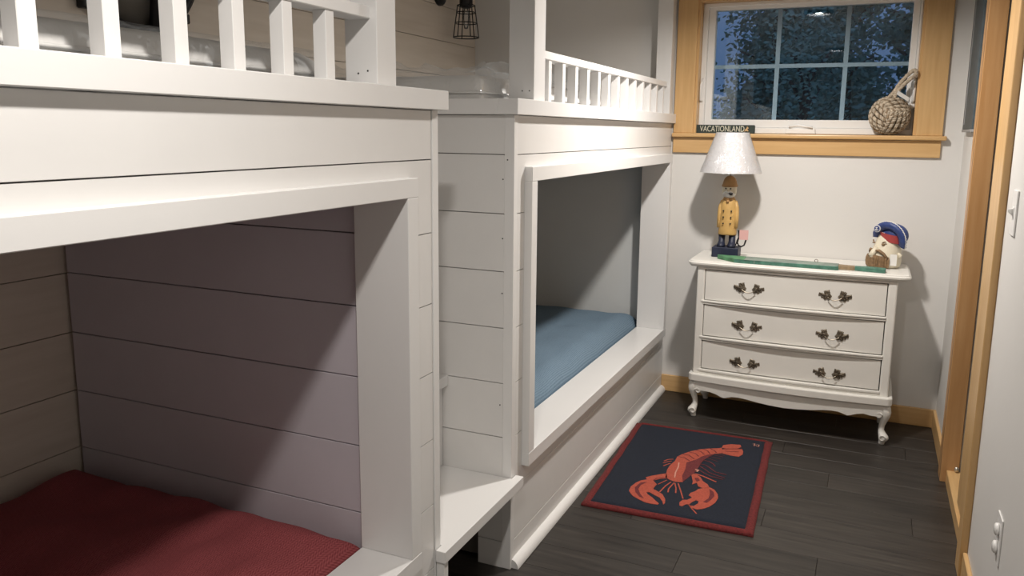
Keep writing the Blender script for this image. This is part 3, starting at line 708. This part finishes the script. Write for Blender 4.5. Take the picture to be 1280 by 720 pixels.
# ------------------------------------------------------------------ carved captain head
HX, HY = .092, 4.180
ch = root('captain_head', 'carved bearded captain head in a tilted blue hat on the dresser', 'figurine', (HX, HY, DZ))
fd = Vector((-.80, -.60, 0)).normalized(); sd = Vector((-fd.y, fd.x, 0))     # facing left and towards the room
def HP(f, s, z): return Vector((HX, HY, DZ))+fd*f+sd*s+Vector((0, 0, z))
def orient_ell(name, secs, mat, par, n_=28, **k):
    """(z, f-centre, r_front, r_side)"""
    bm = bmesh.new(); rings = []
    for zz, fc, rf, rs in secs:
        rings.append([bm.verts.new(HP(fc+rf*math.cos(2*math.pi*i/n_), rs*math.sin(2*math.pi*i/n_), zz)) for i in range(n_)])
    for a, b_ in zip(rings, rings[1:]):
        for i in range(n_): bm.faces.new((a[i], a[(i+1) % n_], b_[(i+1) % n_], b_[i]))
    bm.faces.new(rings[0]); bm.faces.new(rings[-1]); bmesh.ops.recalc_face_normals(bm, faces=bm.faces)
    return frombm(name, bm, mat, par, True, **k)
hd = orient_ell('head', [(.001, .0, .060, .055), (.008, 0, .068, .062), (.03, .0, .072, .066), (.06, 0, .070, .066), (.09, -.002, .064, .062), (.12, -.006, .056, .056), (.15, -.010, .048, .050), (.175, -.014, .040, .042)], 'skin_w', ch)
# nose, brow, mouth pipe stub, ear
ns_ = [HP(.056, .004, .098), HP(.072, .004, .078), HP(.082, .004, .064), (HP(.070, .004, .056))]
tube('nose', ns_, [.010, .014, .016, .010], 'skin_w', hd, 12)
lathe('nose_tip', [(0, -.013), (.009, -.010), (.013, 0), (.009, .010), (0, .013)], HP(.080, .004, .058), 'skin_w', hd, 14)
for s in (-1, 1):
    tube('moustache', [HP(.070, s*.012, .083), HP(.064, s*.030, .085), HP(.052, s*.048, .072), HP(.038, s*.058, .050)], [.005, .0075, .0075, .006], 'beard', hd, 8)
    lathe('eye', [(0, -.004), (.006, -.003), (.008, 0), (.006, .003), (0, .004)], HP(.047, s*.033, .116), 'beard', hd, 12)
    tube('eyebrow', [HP(.050, s*.030, .122), HP(.046, s*.040, .127), HP(.040, s*.046, .128)], [.0025, .004, .002], 'beard', hd, 6)
# beard: band of carved grooves wrapping the jaw
bm = bmesh.new(); nA = 44; R_ = []
for j, (zz, gg) in enumerate([(.004, .004), (.012, .009), (.03, .011), (.048, .010), (.056, .004)]):
    row = []
    for i in range(nA+1):
        a = -1.15+2.3*i/nA
        rf = .071+gg*(.75+.35*math.sin(i*1.9)); rs = .065+gg*(.75+.35*math.sin(i*1.9))
        row.append(bm.verts.new(HP(rf*math.cos(a)+(.012 if abs(a) < .8 else 0), rs*math.sin(a), zz+(.010*math.cos(a*1.3) if j == 4 else 0))))
    R_.append(row)
for a, b_ in zip(R_, R_[1:]):
    for i in range(nA): bm.faces.new((a[i], a[i+1], b_[i+1], b_[i]))
frombm('beard', bm, 'beard', hd)
for s in (-1, 1): tube('ear', [HP(-.018, s*.060, .075), HP(-.024, s*.070, .066), HP(-.020, s*.066, .050)], [.006, .010, .005], 'skin_w', hd, 8)
bx = HP(.006, .066, .03); box('paper_tag', bx.x-.018, bx.x+.012, bx.y-.010, bx.y-.0085, DZ+.018, DZ+.072, 'white_p', ch, label='white paper tag')
# hat: tilted band, wide upturned brim with white edge, round badge
T = Matrix.Translation(HP(-.014, 0, .150)) @ Matrix.Rotation(math.radians(20), 4, Vector((0, 1, 0))) @ Matrix.Rotation(math.atan2(fd.y, fd.x), 4, 'Z')
def hat(name, secs, mat, par, n_=36):
    bm = bmesh.new(); rings = [[bm.verts.new(T @ Vector((ra*math.cos(2*math.pi*i/n_)+o, rb*math.sin(2*math.pi*i/n_), zz+wv*math.cos(2*2*math.pi*i/n_)))) for i in range(n_)] for zz, o, ra, rb, wv in secs]
    for a, b_ in zip(rings, rings[1:]):
        for i in range(n_): bm.faces.new((a[i], a[(i+1) % n_], b_[(i+1) % n_], b_[i]))
    if name != 'hat_trim': bm.faces.new(rings[0]); bm.faces.new(rings[-1])
    bmesh.ops.recalc_face_normals(bm, faces=bm.faces)
    return frombm(name, bm, mat, par, True), None
fn = Vector((-.50, -.866, 0)); fr_x = Vector((.866, -.50, 0)); HC = Vector((HX+.022, HY, DZ+.140)); tl = math.radians(-15)
def FP(r_, a, d_):      # point on the upturned flap: radius, angle, distance forward
    a += tl; return HC+fr_x*(r_*math.cos(a))+Vector((0, 0, r_*.98*math.sin(a)))+fn*d_
bm = bmesh.new(); nA = 40; rows = []
for rr_, d_ in ((.048, .050), (.058, .060), (.070, .064), (.082, .060), (.086, .052), (.084, .040), (.070, .026), (.048, .020)):
    rows.append([bm.verts.new(FP(rr_*(1+.012*math.sin(i*1.57) if rr_ > .08 else 1), math.radians(-14+208*i/nA), d_-.030*abs(i/nA-.5)**2*4)) for i in range(nA+1)])
for q in range(len(rows)):
    a, b_ = rows[q], rows[(q+1) % len(rows)]
    for i in range(nA): bm.faces.new((a[i], a[i+1], b_[i+1], b_[i]))
bm.faces.new([q[0] for q in rows]); bm.faces.new([q[-1] for q in rows][::-1]); bmesh.ops.recalc_face_normals(bm, faces=bm.faces)
hb = frombm('hat_brim', bm, 'hat_b', ch, True)
bm = bmesh.new(); bmesh.ops.create_uvsphere(bm, u_segments=24, v_segments=14, radius=1)
for v in bm.verts: v.co = HC+fr_x*(v.co.x*.068)+fn*(v.co.y*.050-.004)+Vector((0, 0, .016+v.co.z*.056))+fr_x*.004
frombm('hat_crown', bm, 'hat_b', ch, True)
tubes('hat_trim', [([FP(.0865+.0018*math.sin(i*1.9), math.radians(-14+208*i/80), .053-.030*abs(i/80-.5)**2*4) for i in range(81)], False)], .0022, 'white_p', hb, 6)
bm = bmesh.new(); rows = []
for zz, k_ in ((-.012, 1.0), (.026, 1.06)):
    rows.append([bm.verts.new(HC+fr_x*(.056*k_*math.cos(a))+fn*(.053*k_*math.sin(a))+Vector((0, 0, zz-.010*math.cos(a)))) for a in [math.pi*2*i/32 for i in range(32)]])
for i in range(32): bm.faces.new((rows[0][i], rows[0][(i+1) % 32], rows[1][(i+1) % 32], rows[1][i]))
frombm('hat_band', bm, 'red_p', ch, True)
def badge(name, off, r_, mat):
    C = FP(.067, math.radians(150), .058+off); V = [C+r_*(math.cos(t_)*fr_x+math.sin(t_)*Vector((0, 0, 1))) for t_ in [i*math.pi/10 for i in range(20)]]
    V += [v-fn*.006 for v in V]
    add(name, V, [tuple(range(20)), tuple(range(20, 40))[::-1]]+[(i, (i+1) % 20, 20+(i+1) % 20, 20+i) for i in range(20)], mat, hb); return C
badge('badge', .004, .0165, 'white_p'); C = badge('badge_field', .0055, .0138, 'hat_b')
C = C+fn*.0015; a_ = fr_x; b2 = Vector((0, 0, 1))
tubes('anchor_emblem', [([C-b2*.009, C+b2*.008], False), ([C-a_*(.007*math.cos(q))-b2*(.002+.006*math.sin(q)) for q in [i*math.pi/8 for i in range(9)]], False), ([C-a_*.005+b2*.005, C+a_*.005+b2*.005], False)], .0017, 'white_p', hb)

# ------------------------------------------------------------------ rope knot ball on the window stool
RX, RY, RR = .056, 4.333, .094; RZ = 1.4475+RR
rb = root('rope_ball', 'round braided rope knot door stop with loop on the window ledge', 'rope ball', (RX, RY, 1.447))
bmc = bmesh.new(); bmesh.ops.create_uvsphere(bmc, u_segments=24, v_segments=16, radius=RR-.014)
for v in bmc.verts: v.co += Vector((RX, RY, RZ))
frombm('ball_core', bmc, 'rope_d', rb, True)  # dark core colour acts as shade between the strands
Q = Matrix.Rotation(math.radians(-20), 3, 'Y') @ Vector((1, 1, 1)).normalized().rotation_difference(Vector((.10, -1, .12)).normalized()).to_matrix()
def twist(path, rad, sr, pitch, ph0=0):
    """three strands laid around a centre path"""
    P = [Vector(p) for p in path]; L = [0]
    for a, b_ in zip(P, P[1:]): L.append(L[-1]+(b_-a).length)
    up = None; fr = []
    for i, p in enumerate(P):
        t_ = (P[min(i+1, len(P)-1)]-P[max(i-1, 0)]).normalized()
        if up is None: up = t_.orthogonal().normalized()
        up = (up-t_*up.dot(t_)).normalized(); fr.append((up, t_.cross(up)))
    out = []
    for s_ in range(3):
        out.append([P[i]+rad*(math.cos(ph0+s_*2.094+L[i]*6.283/pitch)*fr[i][0]+math.sin(ph0+s_*2.094+L[i]*6.283/pitch)*fr[i][1]) for i in range(len(P))])
    return out
faces_ = [((1, 0, 0), (0, 1, 0), (0, 0, 1)), ((0, 1, 0), (0, 0, 1), (1, 0, 0)), ((0, 0, 1), (1, 0, 0), (0, 1, 0))]
NS = 6
for sg in (1, -1):
    for nrm_, run, acr in faces_:
        lst = []; ls2 = []
        for k in range(NS):
            c_ = (-1+2*(k+.5)/NS)*.94
            path = []
            for i in range(31):
                u = -1.22+2.44*i/30
                d_ = Vector(nrm_)*sg+Vector(run)*u*.98+Vector(acr)*c_
                d_.normalize()
                rad_ = RR-.009 if abs(u) < 1 else RR-.009-.05*(abs(u)-1)
                path.append(Vector((RX, RY, RZ))+(Q @ d_)*rad_)
            tw = twist(path, .0066, .005, .030, k*.7); lst += [(q, False) for q in tw[:2]]; ls2.append((tw[2], False))
        tubes('rope_wrap', lst, .0048, 'rope', rb, 6); tubes('rope_wrap', ls2, .0046, 'rope_m', rb, 6)  # third strand coloured browner as painted crevice shade
path = [Vector(p) for p in [(RX-.01, RY-.02, RZ+.085), (RX+.012, RY-.03, RZ+.115), (RX+.035, RY-.032, RZ+.155), (RX+.066, RY-.030, RZ+.193), (RX+.088, RY-.028, RZ+.212), (RX+.098, RY-.028, RZ+.206), (RX+.096, RY-.03, RZ+.190), (RX+.070, RY-.034, RZ+.166), (RX+.045, RY-.036, RZ+.140), (RX+.020, RY-.034, RZ+.105), (RX+.012, RY-.024, RZ+.080)]]
def smooth(P, n=6):
    out = []
    for i in range(len(P)-1):
        p0, p1, p2, p3 = P[max(i-1, 0)], P[i], P[i+1], P[min(i+2, len(P)-1)]
        for q in range(n):
            t_ = q/n; out.append(.5*((2*p1)+(-p0+p2)*t_+(2*p0-5*p1+4*p2-p3)*t_*t_+(-p0+3*p1-3*p2+p3)*t_**3))
    out.append(P[-1]); return out
tubes('rope_loop', [(q, False) for q in twist(smooth(path), .0052, .005, .034)], .0052, 'rope', rb, 6)
tg = add('paper_tag', [(RX+.022, RY-.080, RZ+.100), (RX+.075, RY-.070, RZ+.065), (RX+.080, RY-.052, RZ+.083), (RX+.027, RY-.062, RZ+.118), (RX+.022, RY-.081, RZ+.099), (RX+.075, RY-.071, RZ+.064), (RX+.080, RY-.053, RZ+.082), (RX+.027, RY-.063, RZ+.117)], [(0, 3, 2, 1), (4, 5, 6, 7), (0, 1, 5, 4), (1, 2, 6, 5), (2, 3, 7, 6), (3, 0, 4, 7)], 'white_p', rb, label='white paper tag')

# ------------------------------------------------------------------ sign on the window stool
sg = root('sign', 'small dark green sign reading VACATIONLAND on the window ledge', 'sign', (-.735, 4.345, 1.447))
SY = 4.345
prism('sign_board', [(-.884, 1.4478), (-.583, 1.4478), (-.579, 1.452), (-.579, 1.487), (-.583, 1.4915), (-.884, 1.4915), (-.888, 1.487), (-.888, 1.452)], 'y', SY, SY+.018, 'sign_g', sg, .0015)
def text(name, s, x, z, size, w_, mat, par, y, spacing=1, rot=math.pi/2):
    c = bpy.data.curves.new(name, 'FONT'); c.body = s; c.size = size; c.space_character = spacing; c.extrude = .0004; c.align_x = 'CENTER'; c.align_y = 'CENTER'
    o = bpy.data.objects.new(name, c); COL.objects.link(o); bpy.context.view_layer.update()
    sx = w_/o.dimensions.x
    me = bpy.data.meshes.new_from_object(o); bpy.data.objects.remove(o)
    vs_ = [(x+v.co.x*sx, y-v.co.z, z+v.co.y) for v in me.vertices]; fs = [tuple(p.vertices) for p in me.polygons]
    return add(name, vs_, fs, mat, par)
text('lettering', 'VACATIONLAND', -.747, 1.4695, .043, .232, 'cream_l', sg, SY-.0007)
V = [(-.632, 1.455), (-.624, 1.462), (-.612, 1.458), (-.610, 1.463), (-.618, 1.469), (-.610, 1.474), (-.613, 1.480), (-.619, 1.484), (-.620, 1.476), (-.627, 1.470)]
prism('emblem', V, 'y', SY-.001, SY+.001, 'tan_l', sg)

# ------------------------------------------------------------------ lobster rug
rg = root('rug', 'navy hooked rug with red border and a coral lobster on the floor', 'rug', (-.640, 3.268, 0))
rg.rotation_euler.z = math.radians(2.4)
ORG[rg.name] = Vector((0, 0, 0))
HW, HL = .326, .476
def rugbox(name, x0, x1, y0, y1, z1, mat, wav=0):
    nx, ny = max(2, int((x1-x0)/.02)), max(2, int((y1-y0)/.02)); V, F = [], []
    for j in range(ny+1):
        for i in range(nx+1):
            X, Y = x0+(x1-x0)*i/nx, y0+(y1-y0)*j/ny
            e = (i in (0, nx)) or (j in (0, ny))
            V.append((X+wav*noise.noise(Vector((X*9, Y*9, 1))), Y+wav*noise.noise(Vector((X*9, Y*9, 7))), z1*(.55 if e else 1)))
    W_ = nx+1
    for j in range(ny):
        for i in range(nx): F.append((j*W_+i, j*W_+i+1, (j+1)*W_+i+1, (j+1)*W_+i))
    rim = [i for i in range(W_)]+[j*W_+nx for j in range(1, ny+1)]+[ny*W_+i for i in range(nx-1, -1, -1)]+[j*W_ for j in range(ny-1, 0, -1)]
    b0 = len(V)
    for i in rim: V.append((V[i][0], V[i][1], .0005))
    for q in range(len(rim)): F.append((rim[q], b0+q, b0+(q+1) % len(rim), rim[(q+1) % len(rim)]))
    return add(name, V, F, mat, rg, True)
rugbox('rug_field', -HW+.02, HW-.026, -HL+.028, HL-.006, .0145, 'rug_n')
rugbox('rug_border', -HW, -HW+.032, -HL, HL, .017, 'rug_b', .005)
rugbox('rug_border', HW-.034, HW, -HL, HL, .017, 'rug_b', .004)
rugbox('rug_border', -HW+.01, HW-.01, -HL, -HL+.036, .017, 'rug_b', .004)
rugbox('rug_border', -HW+.01, HW-.01, HL-.010, HL, .016, 'rug_b', .003)
LOB = {'poly':{'o':[[(-0.065,-0.122),(-0.073,-0.041),(-0.07,0.013),(-0.059,0.063),(-0.048,0.08),(-0.008,0.066),(0.003,0.062),(-0.001,-0.011),(-0.002,-0.079),(0.011,-0.139),(-0.007,-0.147),(-0.026,-0.147),(-0.044,-0.138)],[(-0.059,0.063),(-0.058,0.115),(-0.041,0.154),(-0.013,0.199),(0.023,0.238),(0.061,0.265),(0.101,0.285),(0.115,0.297),(0.122,0.232),(0.096,0.215),(0.065,0.189),(0.043,0.157),(0.028,0.117),(0.008,0.073),(-0.008,0.066),(-0.048,0.08)],[(0.114,0.297),(0.116,0.331),(0.148,0.357),(0.19,0.366),(0.197,0.342),(0.181,0.312),(0.141,0.294)],[(0.116,0.277),(0.142,0.29),(0.188,0.31),(0.203,0.315),(0.211,0.289),(0.212,0.254),(0.198,0.222),(0.167,0.221),(0.136,0.229),(0.121,0.235)],[(-0.142,-0.154),(-0.122,-0.129),(-0.088,-0.098),(-0.068,-0.081),(-0.056,-0.127),(-0.085,-0.147),(-0.106,-0.172),(-0.132,-0.172)],[(-0.177,-0.304),(-0.179,-0.266),(-0.169,-0.223),(-0.154,-0.192),(-0.132,-0.172),(-0.106,-0.172),(-0.084,-0.203),(-0.088,-0.228),(-0.089,-0.252),(-0.068,-0.266),(-0.044,-0.286),(-0.026,-0.323),(-0.02,-0.356),(-0.024,-0.372),(-0.032,-0.347),(-0.049,-0.318),(-0.071,-0.305),(-0.097,-0.286),(-0.109,-0.291),(-0.099,-0.309),(-0.076,-0.329),(-0.059,-0.351),(-0.042,-0.369),(-0.043,-0.381),(-0.067,-0.384),(-0.095,-0.381),(-0.124,-0.364),(-0.151,-0.345),(-0.164,-0.328)],[(0.031,-0.048),(0.046,-0.034),(0.073,-0.064),(0.088,-0.099),(0.111,-0.122),(0.121,-0.149),(0.098,-0.166),(0.078,-0.158),(0.067,-0.124),(0.051,-0.146),(0.049,-0.115)],[(0.098,-0.166),(0.12,-0.146),(0.144,-0.162),(0.162,-0.2),(0.168,-0.235),(0.163,-0.28),(0.146,-0.323),(0.126,-0.35),(0.105,-0.364),(0.086,-0.358),(0.071,-0.34),(0.089,-0.34),(0.1,-0.314),(0.101,-0.292),(0.089,-0.287),(0.077,-0.309),(0.07,-0.334),(0.058,-0.336),(0.047,-0.36),(0.036,-0.355),(0.032,-0.328),(0.04,-0.303),(0.057,-0.296),(0.071,-0.268),(0.055,-0.253),(0.058,-0.229),(0.073,-0.207),(0.082,-0.181)]],'d':[[(-0.008,0.066),(0.028,0.117),(0.043,0.157),(0.065,0.189),(0.096,0.215),(0.075,0.17),(0.061,0.131),(0.053,0.091),(0.05,0.045),(0.046,0.001),(0.039,-0.037),(0.031,-0.065),(0.019,-0.111),(0.011,-0.139),(-0.002,-0.079),(-0.001,-0.011)],[(-0.162,-0.267),(-0.15,-0.211),(-0.126,-0.197),(-0.144,-0.235),(-0.145,-0.275),(-0.129,-0.314),(-0.106,-0.349),(-0.125,-0.343),(-0.15,-0.308)],[(0.123,-0.163),(0.144,-0.185),(0.152,-0.22),(0.145,-0.259),(0.133,-0.294),(0.118,-0.292),(0.133,-0.25),(0.132,-0.206)],[(0.05,-0.082),(0.065,-0.076),(0.075,-0.096),(0.065,-0.117)]]},'stroke':{'o':[(6,[(-0.034,-0.158),(-0.048,-0.203),(-0.059,-0.27)]),(6,[(-0.021,-0.16),(-0.031,-0.227),(-0.027,-0.259)]),(6,[(-0.018,-0.162),(-0.004,-0.208),(0.003,-0.254)]),(6,[(-0.004,-0.161),(0.017,-0.223),(0.039,-0.292)]),(5,[(-0.053,-0.145),(-0.08,-0.201)]),(6,[(0.07,-0.336),(0.088,-0.368),(0.11,-0.4)]),(6,[(-0.069,0.08),(-0.09,0.068),(-0.104,0.043)]),(6,[(-0.072,0.057),(-0.089,0.041),(-0.103,0.02)]),(6,[(-0.072,0.03),(-0.084,0.013),(-0.096,-0.01)]),(9,[(0.046,-0.037),(0.081,-0.049),(0.108,-0.066),(0.141,-0.085)])],'d':[(6,[(0.049,0.072),(0.076,0.069),(0.096,0.047),(0.124,0.013),(0.172,0.002)]),(6,[(0.053,0.047),(0.079,0.023),(0.1,-0.003),(0.135,-0.022),(0.169,-0.032)]),(6,[(0.051,0.011),(0.082,-0.018),(0.111,-0.04),(0.164,-0.051)]),(6,[(0.055,0.12),(0.083,0.114),(0.103,0.095),(0.115,0.073)]),(4,[(0.085,0.194),(0.134,0.19)]),(4,[(0.078,0.172),(0.127,0.161)]),(4,[(0.071,0.15),(0.118,0.129)]),(4,[(0.103,0.213),(0.138,0.208)]),(6,[(-0.054,0.116),(-0.027,0.116),(0.002,0.088)]),(6,[(-0.041,0.153),(-0.012,0.15),(0.018,0.116)]),(6,[(-0.018,0.188),(0.011,0.182),(0.032,0.153)]),(6,[(0.008,0.221),(0.034,0.211),(0.052,0.184)]),(6,[(0.035,0.248),(0.059,0.234),(0.074,0.202)]),(6,[(0.064,0.267),(0.088,0.247),(0.101,0.224)]),(5,[(0.122,0.284),(0.203,0.321)]),(6,[(0.132,0.26),(0.192,0.277)]),(5,[(-0.106,-0.172),(-0.097,-0.147),(-0.06,-0.125)])],'p':[(6,[(-0.039,0.05),(-0.033,0.002),(-0.034,-0.059),(-0.028,-0.11)]),(10,[(0.039,0.006),(0.053,0.003),(0.049,-0.015)]),(4,[(0.243,0.395),(0.252,0.406),(0.251,0.372),(0.257,0.388),(0.264,0.376)]),(4,[(0.26,0.396),(0.272,0.397),(0.271,0.375),(0.264,0.376)])]}}
def motif(name, mat, polys, strokes, z, lab):
    bm = bmesh.new()
    for P in polys:
        a = [bm.verts.new((x, y, z)) for x, y in P]; f = bm.faces.new(a)
        r = bmesh.ops.extrude_face_region(bm, geom=[f])
        for v in r['geom']:
            if isinstance(v, bmesh.types.BMVert): v.co.z -= z-.0136
    for w_, P in strokes:
        hw = w_*.00045; L_, R_ = [], []
        for i, p in enumerate(P):
            a, b_ = Vector(P[max(i-1, 0)]), Vector(P[min(i+1, len(P)-1)]); d_ = (b_-a).normalized(); nn_ = Vector((-d_.y, d_.x)); pp = Vector(p)
            L_.append(bm.verts.new((*(pp+nn_*hw), z))); R_.append(bm.verts.new((*(pp-nn_*hw), z)))
        for i in range(len(P)-1): bm.faces.new((L_[i], R_[i], R_[i+1], L_[i+1]))
    for f in bm.faces:
        pass
    bmesh.ops.triangulate(bm, faces=bm.faces)
    for f in bm.faces:
        if abs(f.normal.z) > .5 and f.normal.z < 0 and min(v.co.z for v in f.verts) > .0137: f.normal_flip()
    return frombm(name, bm, mat, rg, label=lab)
motif('lobster_motif', 'rug_o', LOB['poly']['o'], LOB['stroke']['o'], .0158, 'coral lobster body and claws')
motif('lobster_shading', 'rug_d', LOB['poly']['d'], LOB['stroke']['d'], .0163, 'dark red belly, stripes and legs')
motif('lobster_highlight', 'rug_p', [], LOB['stroke']['p'], .0168, 'pink highlight line and small mark')

# ------------------------------------------------------------------ caged wall lantern over the far top bunk
wlx = XL
ln = root('wall_lantern', 'black wall light with a wire cage above the far top bunk', 'wall light', (wlx, 3.95, 2.12))
lathe('mounting_plate', [(0, .022), (.05, .022), (.060, .014), (.062, .0005)], (wlx, 3.90, 2.165), 'black', ln, 28, True, axis='x')
tube('arm', [(wlx+.02, 3.92, 2.17), (wlx+.06, 3.96, 2.19), (wlx+.10, 3.98, 2.17), (wlx+.115, 3.985, 2.15)], .009, 'black', ln, 10)
cx_, cy_ = wlx+.12, 3.985
lathe('socket', [(0, 2.175), (.030, 2.172), (.036, 2.155), (.036, 2.115), (.026, 2.100), (.022, 2.098), (0, 2.098)], (cx_, cy_, 0), 'black', ln, 22)
def ring(r_, z, n=26): return [(cx_+r_*math.cos(2*math.pi*i/n), cy_+r_*math.sin(2*math.pi*i/n), z) for i in range(n)]
lst = [(ring(.052, 2.075), True), (ring(.060, 2.02), True), (ring(.070, 1.945), True), (ring(.066, 1.945), True), (ring(.048, 2.112), True)]
for q in range(6):
    a = 2*math.pi*q/6+.3; c_, s_ = math.cos(a), math.sin(a)
    lst.append(([(cx_+.03*c_, cy_+.03*s_, 2.12), (cx_+.048*c_, cy_+.048*s_, 2.112), (cx_+.052*c_, cy_+.052*s_, 2.075), (cx_+.070*c_, cy_+.070*s_, 1.945)], False))
tubes('wire_cage', lst, .0028, 'black', ln, 6)
lathe('light_bulb', [(0, 1.99), (.010, 1.992), (.014, 2.01), (.016, 2.05), (.013, 2.085), (.010, 2.10)], (cx_, cy_, 0), 'bulb_glass', ln, 18)

# ------------------------------------------------------------------ round black framed mirror on the left wall by the near top bunk
MY, MZ, MR = 1.925, 1.995, .258
mr_ = root('round_mirror', 'round black framed glass with dark centre bar behind the near guard rail', 'mirror', (XL, MY, MZ))
lathe('mirror_glass', [(0, .018), (MR-.03, .016)], (XL, MY, MZ), 'mirror', mr_, 48, True, axis='x')
lathe('round_frame', [(MR-.032, .010), (MR-.030, .028), (MR-.018, .036), (MR, .030), (MR+.002, .001), (MR-.032, .001)], (XL, MY, MZ), 'black', mr_, 56, True, axis='x')
tube('centre_bar', [(XL+.03, MY+.055, MZ-MR+.03), (XL+.045, MY+.055, MZ-.1), (XL+.045, MY+.055, MZ+.1), (XL+.03, MY+.055, MZ+MR-.03)], .016, 'black', mr_, 12)
for a in (-.78, -2.36, .78, 2.36):
    c_, s_ = math.cos(a), math.sin(a); Y_, Z_ = MY+(MR+.006)*c_, MZ+(MR+.006)*s_
    if Z_+.02 > CEIL: continue
    box('frame_lug', XL+.001, XL+.035, Y_-.016, Y_+.016, Z_-.016, Z_+.016, 'black', mr_, .004)

# ------------------------------------------------------------------ hanging frame, switch, outlet on the right wall
pc = root('picture_frame', 'dark slate framed picture on the right wall next to the window', 'picture', (XR, 4.05, 1.47))
box('frame_board', .366, .3855, 3.84, 4.225, 1.478, 2.15, 'slate', pc, .002)
box('frame_strip', .3635, .3665, 4.15, 4.165, 1.50, 2.14, 'slate_l', pc)
box('frame_end', .364, .3855, 3.84, 4.23, 1.466, 1.4775, 'slate_l', pc, .001, label='grey bottom end')
sw = root('light_switch', 'white rocker light switch plate on the near right wall', 'switch', (XR, 2.655, 1.232))
box('wall_plate', .3805, .3858, 2.615, 2.690, 1.168, 1.298, 'plastic', sw, .002, 2)
prism('toggle', [(.381, 1.222), (.366, 1.236), (.366, 1.243), (.381, 1.246)], 'y', 2.648, 2.657, 'plastic', sw)
box('toggle_frame', .3785, .381, 2.640, 2.665, 1.215, 1.25, 'plastic', sw, .001)
ol = root('wall_outlet', 'white double wall outlet low on the near right wall', 'outlet', (XR, 2.315, .395))
box('wall_plate', .3815, .3858, 2.278, 2.350, .330, .460, 'plastic', ol, .002, 2)
for z in (.420, .370): lathe('outlet_cover', [(0, -.011), (.012, -.0105), (.0165, -.007), (.017, -.001)], (.3818, 2.314, z), 'plastic', ol, 20, True, axis='x')

# ------------------------------------------------------------------ outdoors, seen through the window
box('ground', -30, 20, 4.8, 45, -.3, .0, 'grass', kind='structure')
rnd = random.Random(5)
def tree(label, x, y, h, cr, mat, nleaf, lowz=1.0, sz=.10):
    t = root('tree', label, 'tree', (x, y, 0), 'trees outside the window')
    tr = []
    for i in range(7): tr.append((x+.05*math.sin(i*1.3), y+.05*math.cos(i), h*.8*i/6))
    tube('trunk', tr, [.11*(1-.7*i/6) for i in range(7)], 'bark', t, 8)
    lst = []
    for q in range(12):
        a = rnd.uniform(0, 6.28); z = rnd.uniform(.25, .75)*h; r_ = cr*rnd.uniform(.6, .95)
        lst.append(([(x, y, z), (x+r_*.5*math.cos(a), y+r_*.5*math.sin(a), z+.25), (x+r_*math.cos(a), y+r_*math.sin(a), z+.4)], False))
    tubes('branch', lst, .022, 'bark', t, 5)
    V, F = [], []
    cl = [(rnd.gauss(0, .45)*cr, rnd.gauss(0, .45)*cr, rnd.uniform(lowz, h)) for _ in range(60)]
    for i in range(nleaf):
        c_ = rnd.choice(cl); p = Vector((x+c_[0]+rnd.gauss(0, .22), y+c_[1]+rnd.gauss(0, .22), c_[2]+rnd.gauss(0, .18)))
        if p.z < .1: continue
        a = Vector((rnd.gauss(0, 1), rnd.gauss(0, 1), rnd.gauss(0, .6))).normalized(); b_ = a.orthogonal().normalized(); s_ = sz*rnd.uniform(.6, 1.3)
        n0 = len(V); V += [p, p+a*s_*.5+b_*s_*.3, p+a*s_, p+a*s_*.5-b_*s_*.3]; F.append((n0, n0+1, n0+2, n0+3))
    add('foliage', V, F, mat, t, kind='stuff')
tree('dark leafy tree outside behind the left panes', -1.45, 13.0, 6.2, .75, 'leaf_a', 12000, .9, .10)
tree('leafy tree outside behind the middle panes', -.55, 16.2, 6.8, 1.1, 'leaf_b', 14000, .9, .12)
tree('dark tree outside behind the right panes', .6, 11.6, 6.2, .62, 'leaf_a', 9000, .9, .10)
tree('tree at the far right outside', 2.2, 15.0, 6.2, 1.2, 'leaf_b', 7000, .9, .12)
tree('low pale leafed sapling outside the middle panes', -.75, 9.5, 2.7, .38, 'leaf_b', 1300, 1.3, .07)
tree('big background tree behind the left and middle panes', -1.9, 23.0, 9.0, 1.5, 'leaf_a', 22000, .6, .26)
tree('big background tree behind the right panes', 1.8, 23.5, 9.0, 1.6, 'leaf_a', 22000, .6, .26)
